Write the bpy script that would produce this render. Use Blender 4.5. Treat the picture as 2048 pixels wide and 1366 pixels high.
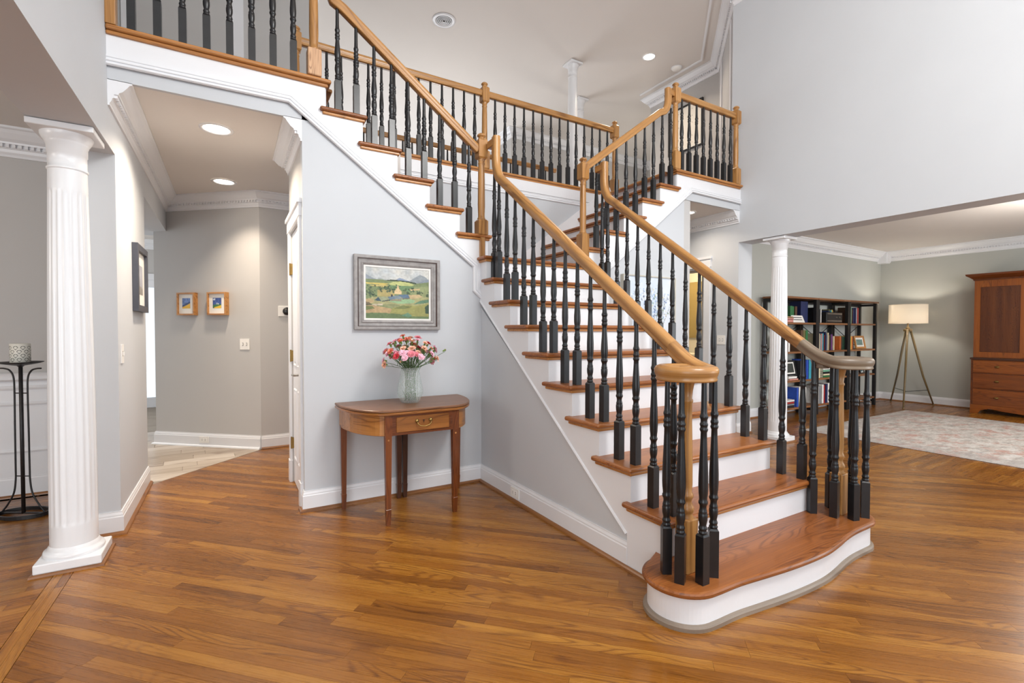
import bpy, math, random, bmesh
import numpy as np
from mathutils import Vector, Matrix
R_ = random.Random(7)
for o in list(bpy.data.objects): bpy.data.objects.remove(o)
SC = bpy.context.scene; COL = SC.collection
# ------------------------------------------------------------------ camera
F_PX = 953.78; TH = 0.5336; PI_ = -0.022; RO = 0.0013; CAM_H = 1.2688
cd = bpy.data.cameras.new('camera'); cam = bpy.data.objects.new('camera', cd); COL.objects.link(cam)
cd.sensor_fit = 'HORIZONTAL'; cd.sensor_width = 36; cd.lens = F_PX / 2048 * 36; cd.clip_start = .05; cd.clip_end = 200
fw = Vector((math.sin(TH)*math.cos(PI_), math.cos(TH)*math.cos(PI_), math.sin(PI_)))
rt = Vector((math.cos(TH), -math.sin(TH), 0)); up = rt.cross(fw)
r2 = math.cos(RO)*rt + math.sin(RO)*up; u2 = -math.sin(RO)*rt + math.cos(RO)*up
cam.matrix_world = Matrix(((r2.x, u2.x, -fw.x, 0), (r2.y, u2.y, -fw.y, 0), (r2.z, u2.z, -fw.z, CAM_H), (0, 0, 0, 1)))
SC.camera = cam
def proj(x, y, z):
    d = Vector((x, y, z - CAM_H)); w = d.dot(fw)
    return (1024 + F_PX*d.dot(r2)/max(w, 1e-3), 683 - F_PX*d.dot(u2)/max(w, 1e-3), w)
# ------------------------------------------------------------------ world, daylight, exposure
wd = bpy.data.worlds.new('daylight'); SC.world = wd; wd.use_nodes = True
bg = wd.node_tree.nodes['Background']; bg.inputs[0].default_value = (0.86, 0.93, 1.0, 1); bg.inputs[1].default_value = 0.55
SC.view_settings.view_transform = 'Standard'; SC.view_settings.look = 'None'; SC.view_settings.gamma = 1
SC.view_settings.use_curve_mapping = False; SC.view_settings.exposure = 1.12
try:
    SC.cycles.use_denoising = True; SC.cycles.max_bounces = 8; SC.cycles.diffuse_bounces = 5; SC.cycles.transmission_bounces = 6; SC.cycles.caustics_reflective = False; SC.cycles.caustics_refractive = False; SC.cycles.adaptive_threshold = .04
    SC.cycles.sample_clamp_indirect = 4.0
except Exception: pass
def area_light(name, loc, size, power, color=(1, 1, 1), direction=(0, 0, -1), sizey=None, spread=math.pi):
    l = bpy.data.lights.new(name, 'AREA'); l.energy = power; l.color = color; l.size = size; l.spread = spread
    if sizey: l.shape = 'RECTANGLE'; l.size_y = sizey
    else: l.shape = 'DISK'
    o = bpy.data.objects.new(name, l); COL.objects.link(o); o.location = loc
    o.rotation_euler = Vector(direction).to_track_quat('-Z', 'Y').to_euler(); return o
# daylight entering through the tall windows of the foyer's front wall; added fill for the dining, living and family rooms
area_light('foyer_window_daylight', (1.5, -2.6, 3.6), 4.2, 30, (.93, .97, 1), (.12, 1, -.03), 3.2)
area_light('living_room_front_fill', (8.2, -2.6, 1.5), 3.4, 55, (.93, .97, 1), (0, 1, 0), 2.0)  # added fill from the front, standing in for unseen windows
area_light('dining_room_front_fill', (-3.2, -2.6, 1.5), 3.0, 50, (.93, .97, 1), (0.15, 1, 0), 2.0)  # unseen panel added to brighten the dining room
area_light('family_room_fill', (3.2, 11.5, 1.6), 4.0, 90, (.96, .97, 1), (0, -1, .35), 2.4)  # upward fill added for the upper hall, no window modelled
area_light('kitchen_window_daylight', (-2.6, 8.0, 1.6), 1.6, 22, (.96, .98, 1), (1, -.2, 0), 1.6)
def point_light(name, loc, power, color, size):
    l = bpy.data.lights.new(name, 'POINT'); l.energy = power; l.color = color; l.shadow_soft_size = size
    o = bpy.data.objects.new(name, l); COL.objects.link(o); o.location = loc; return o
# added unseen fill lights without fixtures: foyer, dining room, living room, upper halls
point_light('foyer_fill_light', (2.3, -.5, 4.2), 190, (1, .985, .955), .55)  # neutral fill added to even out the foyer; no chandelier is built
point_light('dining_room_fill_light', (-3.0, 2.6, 1.9), 22, (1, .92, .82), .3)  # warm fill added for the dining room
point_light('living_room_fill_light', (7.6, 1.2, 2.1), 30, (1, .94, .86), .3)  # warm fill added for the living room
point_light('upper_hall_fill_light', (3.0, 7.6, 3.2), 22, (1, .93, .84), .3)  # added to brighten the ceiling over the far upper hall
point_light('upper_side_hall_fill_light', (7.4, 7.2, 3.4), 22, (1, .93, .84), .3)  # added to lift the dark far right of the upper storey
WARM = (1.0, .84, .66)
# ------------------------------------------------------------------ materials
def S(r, g, b): # sRGB 0-255 -> linear
    return tuple(((c/255)/12.92 if c/255 <= .04045 else ((c/255+.055)/1.055)**2.4) for c in (r, g, b)) + (1,)
MATS = {}
def new_mat(name, rough=.5, color=None, metal=0., spec=.5):
    m = bpy.data.materials.new(name); m.use_nodes = True; b = m.node_tree.nodes['Principled BSDF']
    b.inputs['Roughness'].default_value = rough; b.inputs['Metallic'].default_value = metal
    b.inputs['Specular IOR Level'].default_value = spec
    if color: b.inputs['Base Color'].default_value = color
    MATS[name] = m; return m, m.node_tree, b
def node(nt, t, **kw):
    n = nt.nodes.new(t)
    for k, v in kw.items():
        if k.startswith('i_'):
            key = k[2:]; key = int(key) if key.isdigit() else key.replace('_', ' ')
            n.inputs[key].default_value = v
        else: setattr(n, k, v)
    return n
def mathn(nt, op, a, b=None, c=None):
    n = nt.nodes.new('ShaderNodeMath'); n.operation = op
    for i, v in enumerate((a, b, c)):
        if v is None: continue
        if isinstance(v, (int, float)): n.inputs[i].default_value = v
        else: nt.links.new(v, n.inputs[i])
    return n.outputs[0]
def ramp(nt, fac, stops):
    n = nt.nodes.new('ShaderNodeValToRGB'); e = n.color_ramp.elements
    while len(e) < len(stops): e.new(.5)
    for el, (p, c) in zip(e, stops): el.position = p; el.color = c
    nt.links.new(fac, n.inputs[0]); return n.outputs[0]
def mix(nt, fac, a, b, blend='MIX'):
    n = nt.nodes.new('ShaderNodeMix'); n.data_type = 'RGBA'; n.blend_type = blend
    if isinstance(fac, (int, float)): n.inputs[0].default_value = fac
    else: nt.links.new(fac, n.inputs[0])
    for i, v in ((6, a), (7, b)):
        if isinstance(v, tuple): n.inputs[i].default_value = v
        else: nt.links.new(v, n.inputs[i])
    return n.outputs[2]
def paint(name, col, rough=.6, var=.03, scale=6., bump=.0, spec=.5):
    m, nt, b = new_mat(name, rough, col, spec=spec)
    tc = node(nt, 'ShaderNodeTexCoord'); nz = node(nt, 'ShaderNodeTexNoise', i_Scale=scale, i_Detail=3.)
    nt.links.new(tc.outputs['Object'], nz.inputs['Vector'])
    lo = tuple(c*(1-var) for c in col[:3])+(1,); hi = tuple(min(1, c*(1+var)) for c in col[:3])+(1,)
    nt.links.new(ramp(nt, nz.outputs[0], [(.3, lo), (.7, hi)]), b.inputs['Base Color'])
    if bump:
        n2 = node(nt, 'ShaderNodeTexNoise', i_Scale=scale*40, i_Detail=2.); nt.links.new(tc.outputs['Object'], n2.inputs['Vector'])
        bp = node(nt, 'ShaderNodeBump', i_Strength=bump, i_Distance=.002); nt.links.new(n2.outputs[0], bp.inputs['Height'])
        nt.links.new(bp.outputs[0], b.inputs['Normal'])
    return m
def wood(name, dark, mid, light, rough=.3, grain=1., var=.25, cath=1., coat=.0, fine=60.):
    """grain along UV u (metres); attribute rnd shifts the tone from board to board"""
    m, nt, b = new_mat(name, rough)
    uv = node(nt, 'ShaderNodeUVMap'); at = node(nt, 'ShaderNodeAttribute', attribute_name='rnd')
    mp = node(nt, 'ShaderNodeMapping'); mp.inputs['Scale'].default_value = (1.6*grain, 11*grain, 1); nt.links.new(uv.outputs[0], mp.inputs[0])
    n0 = node(nt, 'ShaderNodeTexNoise', i_Scale=1.0, i_Detail=.6, i_Distortion=.5); nt.links.new(mp.outputs[0], n0.inputs['Vector'])
    # cathedral figure: contour lines of a stretched noise
    k = mathn(nt, 'FRACT', mathn(nt, 'MULTIPLY', n0.outputs[0], 13.0*cath))
    tri = mathn(nt, 'ABSOLUTE', mathn(nt, 'SUBTRACT', k, .5))
    line = mathn(nt, 'MULTIPLY', tri, 2.0)
    mp2 = node(nt, 'ShaderNodeMapping'); mp2.inputs['Scale'].default_value = (1.6*grain, fine*1.6*grain, 1); nt.links.new(uv.outputs[0], mp2.inputs[0])
    n1 = node(nt, 'ShaderNodeTexNoise', i_Scale=1.6, i_Detail=5., i_Roughness=.65); nt.links.new(mp2.outputs[0], n1.inputs['Vector'])
    mp3 = node(nt, 'ShaderNodeMapping'); mp3.inputs['Scale'].default_value = (.5*grain, 9*grain, 1); nt.links.new(uv.outputs[0], mp3.inputs[0])
    n3 = node(nt, 'ShaderNodeTexNoise', i_Scale=1.0, i_Detail=3.); nt.links.new(mp3.outputs[0], n3.inputs['Vector'])
    fac = mathn(nt, 'ADD', mathn(nt, 'MULTIPLY', n1.outputs[0], .5), mathn(nt, 'MULTIPLY', n3.outputs[0], .5))
    fac = mathn(nt, 'ADD', fac, mathn(nt, 'MULTIPLY', mathn(nt, 'SUBTRACT', at.outputs['Fac'], .5), var))
    c = ramp(nt, fac, [(.22, dark), (.5, mid), (.80, light)])
    ln = ramp(nt, line, [(.0, (1, 1, 1, 1)), (.5, (1, 1, 1, 1)), (.92, (.50, .42, .36, 1))])
    mp4 = node(nt, 'ShaderNodeMapping'); mp4.inputs['Scale'].default_value = (.8*grain, 6*grain, 1); mp4.inputs['Location'].default_value = (3.3, 7.7, 0); nt.links.new(uv.outputs[0], mp4.inputs[0])
    n4 = node(nt, 'ShaderNodeTexNoise', i_Scale=1.0, i_Detail=1.); nt.links.new(mp4.outputs[0], n4.inputs['Vector'])
    mask = mathn(nt, 'MULTIPLY', ramp(nt, n4.outputs[0], [(.44, (.12, .12, .12, 1)), (.60, (1, 1, 1, 1))]), .85)
    c = mix(nt, mask, c, mix(nt, 1.0, c, ln, 'MULTIPLY'))
    nt.links.new(c, b.inputs['Base Color'])
    rr = mathn(nt, 'ADD', rough-.05, mathn(nt, 'MULTIPLY', n1.outputs[0], .12)); nt.links.new(rr, b.inputs['Roughness'])
    if coat: b.inputs['Coat Weight'].default_value = coat; b.inputs['Coat Roughness'].default_value = .08
    return m
paint('wall', S(196, 199, 203), .7, .012, 2.0, .05)
paint('wall_warm', S(188, 186, 184), .7, .012, 2.0, .05)
paint('wall_living', S(180, 182, 176), .7, .015, 2.0, .05)
paint('ceiling', S(220, 215, 210), .8, .01, 1.5)
paint('trim', S(226, 227, 230), .35, .008, 4.)
paint('column_white', S(226, 227, 229), .28, .008, 4.)
paint('black_paint', S(26, 26, 28), .28, .2, 20., .1)
paint('iron', S(34, 32, 33), .45, .3, 30., .15)
paint('bookcase_black', S(22, 21, 22), .5, .2, 30.)
paint('plate', S(236, 234, 230), .35, .01, 8.)
paint('slot', S(70, 68, 66), .5, .05)
paint('subfloor', S(60, 36, 18), .7, .2)
paint('grout', S(150, 140, 128), .8, .1)
paint('brass', S(150, 122, 70), .35, .15, 40.); MATS['brass'].node_tree.nodes['Principled BSDF'].inputs['Metallic'].default_value = .8
paint('nickel', S(160, 155, 148), .3, .05); MATS['nickel'].node_tree.nodes['Principled BSDF'].inputs['Metallic'].default_value = .9
wood('oak_floor', S(94, 54, 12), S(136, 84, 24), S(168, 116, 44), .27, 1., .30, 1.0)
wood('oak_tread', S(98, 52, 20), S(146, 86, 40), S(176, 116, 64), .32, .9, .3, 1.0)
wood('oak_rail', S(132, 90, 46), S(172, 124, 70), S(198, 152, 98), .3, 1.3, .1, .3)
wood('oak_nosing', S(140, 86, 38), S(182, 124, 66), S(206, 150, 92), .3, 1.2, .1, .3)
wood('oak_raw', S(160, 112, 76), S(196, 154, 116), S(214, 176, 140), .5, 1.4, .1, 1.2)
wood('oak_weathered', S(88, 74, 60), S(122, 106, 88), S(150, 134, 112), .35, 1.3, .1, .3)
wood('shoe_oak', S(96, 58, 28), S(140, 92, 50), S(168, 118, 70), .35, 1.3, .1, .2)
wood('shoe_grey', S(104, 90, 78), S(132, 118, 104), S(150, 136, 122), .4, 1.3, .1, .2)
wood('mahogany', S(66, 30, 12), S(112, 58, 24), S(142, 82, 40), .25, 1.4, .3, .6, .3)
wood('mahogany_top', S(88, 56, 38), S(124, 86, 62), S(146, 106, 78), .36, 1.2, .2, .5)
wood('mahogany_light', S(110, 64, 26), S(154, 98, 46), S(182, 126, 66), .28, 1.6, .3, .4, .3)
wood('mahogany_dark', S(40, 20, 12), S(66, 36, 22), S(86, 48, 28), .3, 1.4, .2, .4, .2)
wood('armoire_wood', S(88, 42, 10), S(132, 68, 18), S(160, 92, 32), .28, 1.1, .3, .8, .25)
wood('armoire_burl', S(50, 24, 8), S(92, 46, 16), S(124, 70, 28), .28, 1.6, .3, 2.2, .25)
wood('shelf_wood', S(96, 60, 34), S(132, 88, 54), S(160, 112, 72), .45, 1.2, .3, .5)
wood('frame_oak', S(150, 96, 46), S(182, 126, 68), S(202, 150, 92), .4, 1.5, .2, .3)
wood('tile_wood', S(156, 140, 122), S(184, 170, 154), S(204, 192, 178), .35, .8, .5, .35)
wood('lamp_wood', S(92, 74, 46), S(122, 102, 66), S(146, 124, 86), .45, 1.5, .2, .3)
def emit(name, col, strength):
    m, nt, b = new_mat(name, .5, (0, 0, 0, 1)); b.inputs['Emission Color'].default_value = col; b.inputs['Emission Strength'].default_value = strength; return m
emit('can_glow', (1.0, .86, .70, 1), 9.)
emit('bulb', (1.0, .84, .62, 1), 5.)
def colattr(name, rough=.6):
    m, nt, b = new_mat(name, rough); a = node(nt, 'ShaderNodeAttribute', attribute_name='Col'); nt.links.new(a.outputs['Color'], b.inputs['Base Color'])
    n = node(nt, 'ShaderNodeTexNoise', i_Scale=160., i_Detail=3.); bp = node(nt, 'ShaderNodeBump', i_Strength=.25, i_Distance=.002)
    nt.links.new(n.outputs[0], bp.inputs['Height']); nt.links.new(bp.outputs[0], b.inputs['Normal']); return m
colattr('canvas_paint', .55); colattr('print_paper', .5)
def glass(name, col=(1, 1, 1, 1), rough=0., ior=1.45, bump=0.):
    m, nt, b = new_mat(name, rough, col); b.inputs['Transmission Weight'].default_value = 1; b.inputs['IOR'].default_value = ior
    if bump:
        tc = node(nt, 'ShaderNodeTexCoord'); v = node(nt, 'ShaderNodeTexVoronoi', i_Scale=95., feature='DISTANCE_TO_EDGE'); nt.links.new(tc.outputs['Object'], v.inputs['Vector'])
        bp = node(nt, 'ShaderNodeBump', i_Strength=bump, i_Distance=.004)
        r = ramp(nt, v.outputs[0], [(0., (0, 0, 0, 1)), (.12, (1, 1, 1, 1))]); nt.links.new(r, bp.inputs['Height']); nt.links.new(bp.outputs[0], b.inputs['Normal'])
    return m
m, nt, b = new_mat('vase_glass', .12, (.82, .84, .84, 1))
tc = node(nt, 'ShaderNodeTexCoord'); vo = node(nt, 'ShaderNodeTexVoronoi', i_Scale=110., feature='DISTANCE_TO_EDGE'); nt.links.new(tc.outputs['Object'], vo.inputs['Vector'])
tr = node(nt, 'ShaderNodeBsdfTransparent'); tr.inputs[0].default_value = (.96, .985, .975, 1); mx = node(nt, 'ShaderNodeMixShader')
nt.links.new(ramp(nt, vo.outputs[0], [(0., (.42, .42, .42, 1)), (.09, (.13, .13, .13, 1)), (.22, (.03, .03, .03, 1))]), mx.inputs[0])
nt.links.new(tr.outputs[0], mx.inputs[1]); nt.links.new(b.outputs[0], mx.inputs[2]); nt.links.new(mx.outputs[0], nt.nodes['Material Output'].inputs[0])
glass('window_glass', (1, 1, 1, 1), 0., 1.05)
def flat(name, r, g, b, rough=.6, var=.06): return paint(name, S(r, g, b), rough, var, 30.)
# ------------------------------------------------------------------ mesh builder
class MB:
    def __init__(s): s.v = []; s.f = []; s.uv = {}; s.sm = set()
    def add(s, vs, fs, uvs=None, smooth=False):
        o = len(s.v); s.v += [tuple(v) for v in vs]
        for i, f in enumerate(fs):
            if smooth: s.sm.add(len(s.f))
            if uvs: s.uv[len(s.f)] = uvs[i]
            s.f.append([o+j for j in f])
        return s
    def box(s, x0, x1, y0, y1, z0, z1):
        vs = [(x, y, z) for z in (z0, z1) for y in (y0, y1) for x in (x0, x1)]
        return s.add(vs, [(0, 2, 3, 1), (4, 5, 7, 6), (0, 1, 5, 4), (2, 6, 7, 3), (0, 4, 6, 2), (1, 3, 7, 5)])
    def rbox(s, x0, x1, y0, y1, z0, z1, r=.01, seg=3):
        bm = bmesh.new(); bmesh.ops.create_cube(bm, size=1)
        for v in bm.verts: v.co = Vector(((x0+x1)/2+v.co.x*(x1-x0), (y0+y1)/2+v.co.y*(y1-y0), (z0+z1)/2+v.co.z*(z1-z0)))
        bmesh.ops.bevel(bm, geom=bm.edges[:], offset=r, segments=seg, affect='EDGES', profile=.5)
        bm.verts.index_update(); s.add([v.co for v in bm.verts], [[v.index for v in f.verts] for f in bm.faces], smooth=False); bm.free(); return s
    def prism(s, poly, z0, z1):
        n = len(poly); A = sum(poly[i][0]*poly[(i+1) % n][1]-poly[(i+1) % n][0]*poly[i][1] for i in range(n))
        if A < 0: poly = poly[::-1]
        vs = [(x, y, z0) for x, y in poly]+[(x, y, z1) for x, y in poly]
        fs = [list(range(n))[::-1], list(range(n, 2*n))]+[(i, (i+1) % n, n+(i+1) % n, n+i) for i in range(n)]
        return s.add(vs, fs)
    def prism_ax(s, poly, ax, a0, a1):
        """poly in the plane across ax ('x': (y,z), 'y': (x,z))"""
        n = len(poly)
        mk = (lambda p, a: (a, p[0], p[1])) if ax == 'x' else (lambda p, a: (p[0], a, p[1]))
        A = sum(poly[i][0]*poly[(i+1) % n][1]-poly[(i+1) % n][0]*poly[i][1] for i in range(n))
        if (A < 0) == (ax == 'x'): poly = poly[::-1]
        vs = [mk(p, a0) for p in poly]+[mk(p, a1) for p in poly]
        fs = [list(range(n))[::-1], list(range(n, 2*n))]+[(i, (i+1) % n, n+(i+1) % n, n+i) for i in range(n)]
        return s.add(vs, fs)
    def lathe(s, prof, seg=16, cx=0, cy=0, cz=0, cap=True, smooth=True, rot=None, flute=None):
        vs = []; n = len(prof)
        for r, z in prof:
            for k in range(seg):
                a = 2*math.pi*k/seg; rr = flute(r, z, a) if flute else r
                vs.append((rr*math.cos(a), rr*math.sin(a), z))
        if rot is not None: vs = [tuple(rot @ Vector(v)) for v in vs]
        vs = [(x+cx, y+cy, z+cz) for x, y, z in vs]
        fs = []; uvs = []
        per = 2*math.pi*max(p[0] for p in prof)
        for i in range(n-1):
            for k in range(seg):
                k2 = (k+1) % seg; fs.append((i*seg+k, i*seg+k2, (i+1)*seg+k2, (i+1)*seg+k))
                uvs.append([(prof[i][1], per*k/seg), (prof[i][1], per*(k+1)/seg), (prof[i+1][1], per*(k+1)/seg), (prof[i+1][1], per*k/seg)])
        s.add(vs, fs, uvs, smooth)
        if cap:
            s.add(vs[:seg], [tuple(range(seg))[::-1]]); s.add(vs[-seg:], [tuple(range(seg))])
        return s
    def sweep(s, prof, path, side=None, closed=False, caps=True, smooth=False, flip=1):
        """prof [(side, up)]; path 3-D points; horizontal mitres when side is None, else in the plane across side"""
        P = [Vector(p) for p in path]; n = len(P); m = len(prof); rings = []; L = [0]
        for i in range(n-1): L.append(L[-1]+(P[i+1]-P[i]).length)
        if closed: L.append(L[-1]+(P[0]-P[-1]).length)
        for i in range(n):
            tp = (P[i]-P[i-1]).normalized() if (i > 0 or closed) else None
            tn = (P[(i+1) % n]-P[i]).normalized() if (i < n-1 or closed) else None
            tp = tp or tn; tn = tn or tp
            t = (tp+tn).normalized(); sc = 1/max(.3, t.dot(tn))
            if side is None:
                sd = Vector((-t.y, t.x, 0)).normalized()*flip; U = Vector((0, 0, 1)) if abs(t.z) < 1e-4 else (t.cross(sd)*flip).normalized()
                if abs(t.z) < 1e-4: k1, k2 = sc, 1
                else: k1, k2 = 1, sc
            else:
                sd = Vector(side).normalized(); U = sd.cross(t).normalized()*-flip; k1, k2 = 1, sc
            rings.append([P[i]+sd*(a*k1)+U*(b*k2) for a, b in prof])
        pl = [0]
        for j in range(m): a, b = prof[j], prof[(j+1) % m]; pl.append(pl[-1]+math.hypot(a[0]-b[0], a[1]-b[1]))
        vs = [v for r in rings for v in r]; fs = []; uvs = []
        for i in range(n if closed else n-1):
            i2 = (i+1) % n
            for j in range(m):
                j2 = (j+1) % m; fs.append((i*m+j, i2*m+j, i2*m+j2, i*m+j2))
                uvs.append([(L[i], pl[j]), (L[i+1], pl[j]), (L[i+1], pl[j+1]), (L[i], pl[j+1])])
        s.add(vs, fs, uvs, smooth)
        if caps and not closed:
            s.add(vs[:m], [tuple(range(m))[::-1]]); s.add(vs[-m:], [tuple(range(m))])
        return s
    def tube(s, path, r, seg=8, closed=False):
        P = [Vector(p) for p in path]; n = len(P); rs = r if isinstance(r, (list, tuple)) else [r]*n; vs = []; fs = []; uvs = []; prev = None
        for i in range(n):
            a = P[i-1] if (i > 0 or closed) else P[i]; b = P[(i+1) % n] if (i < n-1 or closed) else P[i]
            t = (b-a).normalized()
            if prev is None: x = t.orthogonal().normalized()
            else: x = (prev-t*prev.dot(t)).normalized()
            prev = x; y = t.cross(x)
            for k in range(seg): an = 2*math.pi*k/seg; vs.append(P[i]+(x*math.cos(an)+y*math.sin(an))*rs[i])
        for i in range(n if closed else n-1):
            i2 = (i+1) % n
            for k in range(seg):
                k2 = (k+1) % seg; fs.append((i*seg+k, i*seg+k2, i2*seg+k2, i2*seg+k))
                uvs.append([(i*.05, k*.01), (i*.05, k*.01+.01), (i*.05+.05, k*.01+.01), (i*.05+.05, k*.01)])
        s.add(vs, fs, uvs, True)
        if not closed:
            o = len(s.v)-len(vs); s.f.append([o+k for k in range(seg)][::-1]); s.f.append([o+(n-1)*seg+k for k in range(seg)])
        return s
    def data(s, name, mat, grain=None, rnd=None):
        me = bpy.data.meshes.new(name); me.from_pydata(s.v, [], s.f)
        bm = bmesh.new(); bm.from_mesh(me); bmesh.ops.recalc_face_normals(bm, faces=bm.faces[:]); bm.to_mesh(me); bm.free()
        if mat: me.materials.append(MATS[mat])
        if s.sm:
            fl = [False]*len(me.polygons)
            for i in s.sm: fl[i] = True
            me.polygons.foreach_set('use_smooth', fl)
        q = rnd if rnd is not None else R_.random()
        g = Vector(grain).normalized() if grain else None
        if g is not None or s.uv:
            lay = me.uv_layers.new(name='UVMap'); g = g or Vector((0, 0, 1)); buf = np.zeros(len(me.loops)*2, 'f')
            for p in me.polygons:
                w = g.cross(p.normal); end = w.length < .3
                if end: w = g.orthogonal().normalized(); w2 = g.cross(w)
                else: w.normalize()
                own = s.uv.get(p.index); order = s.f[p.index] if own else None
                for li in p.loop_indices:
                    vi = me.loops[li].vertex_index
                    if own: uu, vv = own[order.index(vi)]
                    else:
                        co = me.vertices[vi].co; uu, vv = (co.dot(w2)*6, co.dot(w)) if end else (co.dot(g), co.dot(w))
                    buf[2*li] = uu+q*37; buf[2*li+1] = vv+q*91
            lay.data.foreach_set('uv', buf)
            a = me.attributes.new('rnd', 'FLOAT', 'POINT'); a.data.foreach_set('value', [q]*len(me.vertices))
        return me
    def build(s, name, mat, parent=None, grain=None, rnd=None, **tags):
        return link(name, s.data(name, mat, grain, rnd), parent, **tags)
def link(name, me, parent=None, loc=None, **tags):
    o = bpy.data.objects.new(name, me); COL.objects.link(o)
    if parent is not None:
        o.parent = parent
        if parent.type == 'EMPTY' or True: o.matrix_parent_inverse = parent.matrix_basis.inverted()
    if loc is not None: o.location = loc
    for k, v in tags.items(): o[k] = v
    return o
def thing(name, label, category, loc=(0, 0, 0), group=None):
    o = bpy.data.objects.new(name, None); COL.objects.link(o); o.location = loc; o.empty_display_size = .05
    o['label'] = label; o['category'] = category
    if group: o['group'] = group
    return o
def struct(name, mb, mat, grain=None, label=None):
    o = mb.build(name, mat, None, grain); o['kind'] = 'structure'
    if label: o['label'] = label
    return o
def spline(pts, n=8, closed=False):
    P = [Vector(p) for p in pts]; out = []; m = len(P); rng = range(m if closed else m-1)
    for i in rng:
        if closed: a, b, c, d = P[(i-1) % m], P[i], P[(i+1) % m], P[(i+2) % m]
        else: a, b, c, d = P[max(i-1, 0)], P[i], P[i+1], P[min(i+2, m-1)]
        for k in range(n):
            t = k/n; out.append(.5*((2*b)+(-a+c)*t+(2*a-5*b+4*c-d)*t*t+(-a+3*b-3*c+d)*t**3))
    if not closed: out.append(P[-1])
    return out
# ------------------------------------------------------------------ dimensions
X0, X1 = 1.8143, 3.07           # side faces of the centre flight
YW = 3.5915                      # face of the side flights and the picture wall
YB = 4.645                       # wall behind the landing
RISE = .1905; E0 = .0199
def tz(k): return k*RISE-E0
def yr(k): return 1.0761+.2529*k if k < 10 else 3.483
def xl(k): return 4.7161-.2577*k
def xr(k): return 4.205-.2577*(16-k)
F2 = tz(16); CEIL = 5.40; HC = 2.73
XL, XR = -.60, 5.33
LZ = tz(10)
# ------------------------------------------------------------------ floors
fl = struct('floor', MB().box(-6, 11, -3, 10.5, -.06, -.012), 'subfloor', label='oak strip floor laid diagonally in the foyer')
def clip(poly, a, b, c):      # keep a*x+b*y<=c
    out = []
    for i in range(len(poly)):
        p, q = poly[i], poly[(i+1) % len(poly)]; dp = a*p[0]+b*p[1]-c; dq = a*q[0]+b*q[1]-c
        if dp <= 0: out.append(p)
        if dp*dq < 0: t = dp/(dp-dq); out.append((p[0]+(q[0]-p[0])*t, p[1]+(q[1]-p[1])*t))
    return out
PL = []  # (polygon, direction, rnd)
def lay(planes, box, ang, width=.0572, lmin=.45, lmax=1.7, skip=None):
    c, s_ = math.cos(ang), math.sin(ang); x0, x1, y0, y1 = box
    cs = [(x*c+y*s_, -x*s_+y*c) for x in (x0, x1) for y in (y0, y1)]
    v = min(q[1] for q in cs); vmax = max(q[1] for q in cs); umin = min(q[0] for q in cs); umax = max(q[0] for q in cs)
    while v < vmax:
        u = umin-R_.random()*lmax
        while u < umax:
            l = R_.uniform(lmin, lmax); g = .0004
            rect = [(u+g, v+g), (u+l-g, v+g), (u+l-g, v+width-g), (u+g, v+width-g)]
            poly = [(a*c-b*s_, a*s_+b*c) for a, b in rect]
            for A, B, C in [(-1, 0, -x0), (1, 0, x1), (0, -1, -y0), (0, 1, y1)]+planes:
                poly = clip(poly, A, B, C)
                if len(poly) < 3: break
            if len(poly) >= 3:
                mx = sum(p[0] for p in poly)/len(poly); my = sum(p[1] for p in poly)/len(poly)
                ar = abs(sum(poly[i][0]*poly[(i+1) % len(poly)][1]-poly[(i+1) % len(poly)][0]*poly[i][1] for i in range(len(poly))))/2
                if ar > 2e-4 and not (skip and all(skip(a_, b_) for a_, b_ in poly+[(mx, my)])): PL.append((poly, (c, s_, 0), R_.random(), mx, my, ar))
            u += l
        v += width
def under(x, y): return (X0+.15 < x < X1-.1 and y > 1.75) or (.6 < x < 4.3 and YW+.15 < y < 4.4) or (1.3 < x < 4.3 and y > 4.3)
lay([(-1, 1, 5.44)], (-.72, 5.45, -.9, 5.75), -math.pi/4, skip=under)
lay([], (-.80, -.722, -.9, 3.9), math.pi/2, .0386, .9, 1.9)
lay([], (5.452, 5.53, -.9, 3.6), math.pi/2, .0386, .9, 1.9)
lay([], (-4.2, -.802, .6, 5.05), 0)
lay([], (5.532, 10.5, -.2, 4.2), 0)
def vis(p):
    u, v, w = proj(p[3], p[4], 0)
    return p[5]/(w**3) if (w > .3 and -120 < u < 2170 and v < 1480 and not (5.6 < p[3] and 6.4 < p[3] < 9.3 and 0.9 < p[4] < 3.3)) else 0
PL.sort(key=vis, reverse=True)
def plank_mesh(L):
    mb = MB(); rn = []; uvq = []
    for poly, d, q, *_ in L:
        n0 = len(mb.v); mb.prism(poly, -.012, 0); rn += [q]*(len(mb.v)-n0)
    return mb, rn
for p in PL[:300]:
    mb, _ = plank_mesh([p]); mb.build('plank', 'oak_floor', fl, p[1], p[2])
rest = PL[300:]
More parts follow.
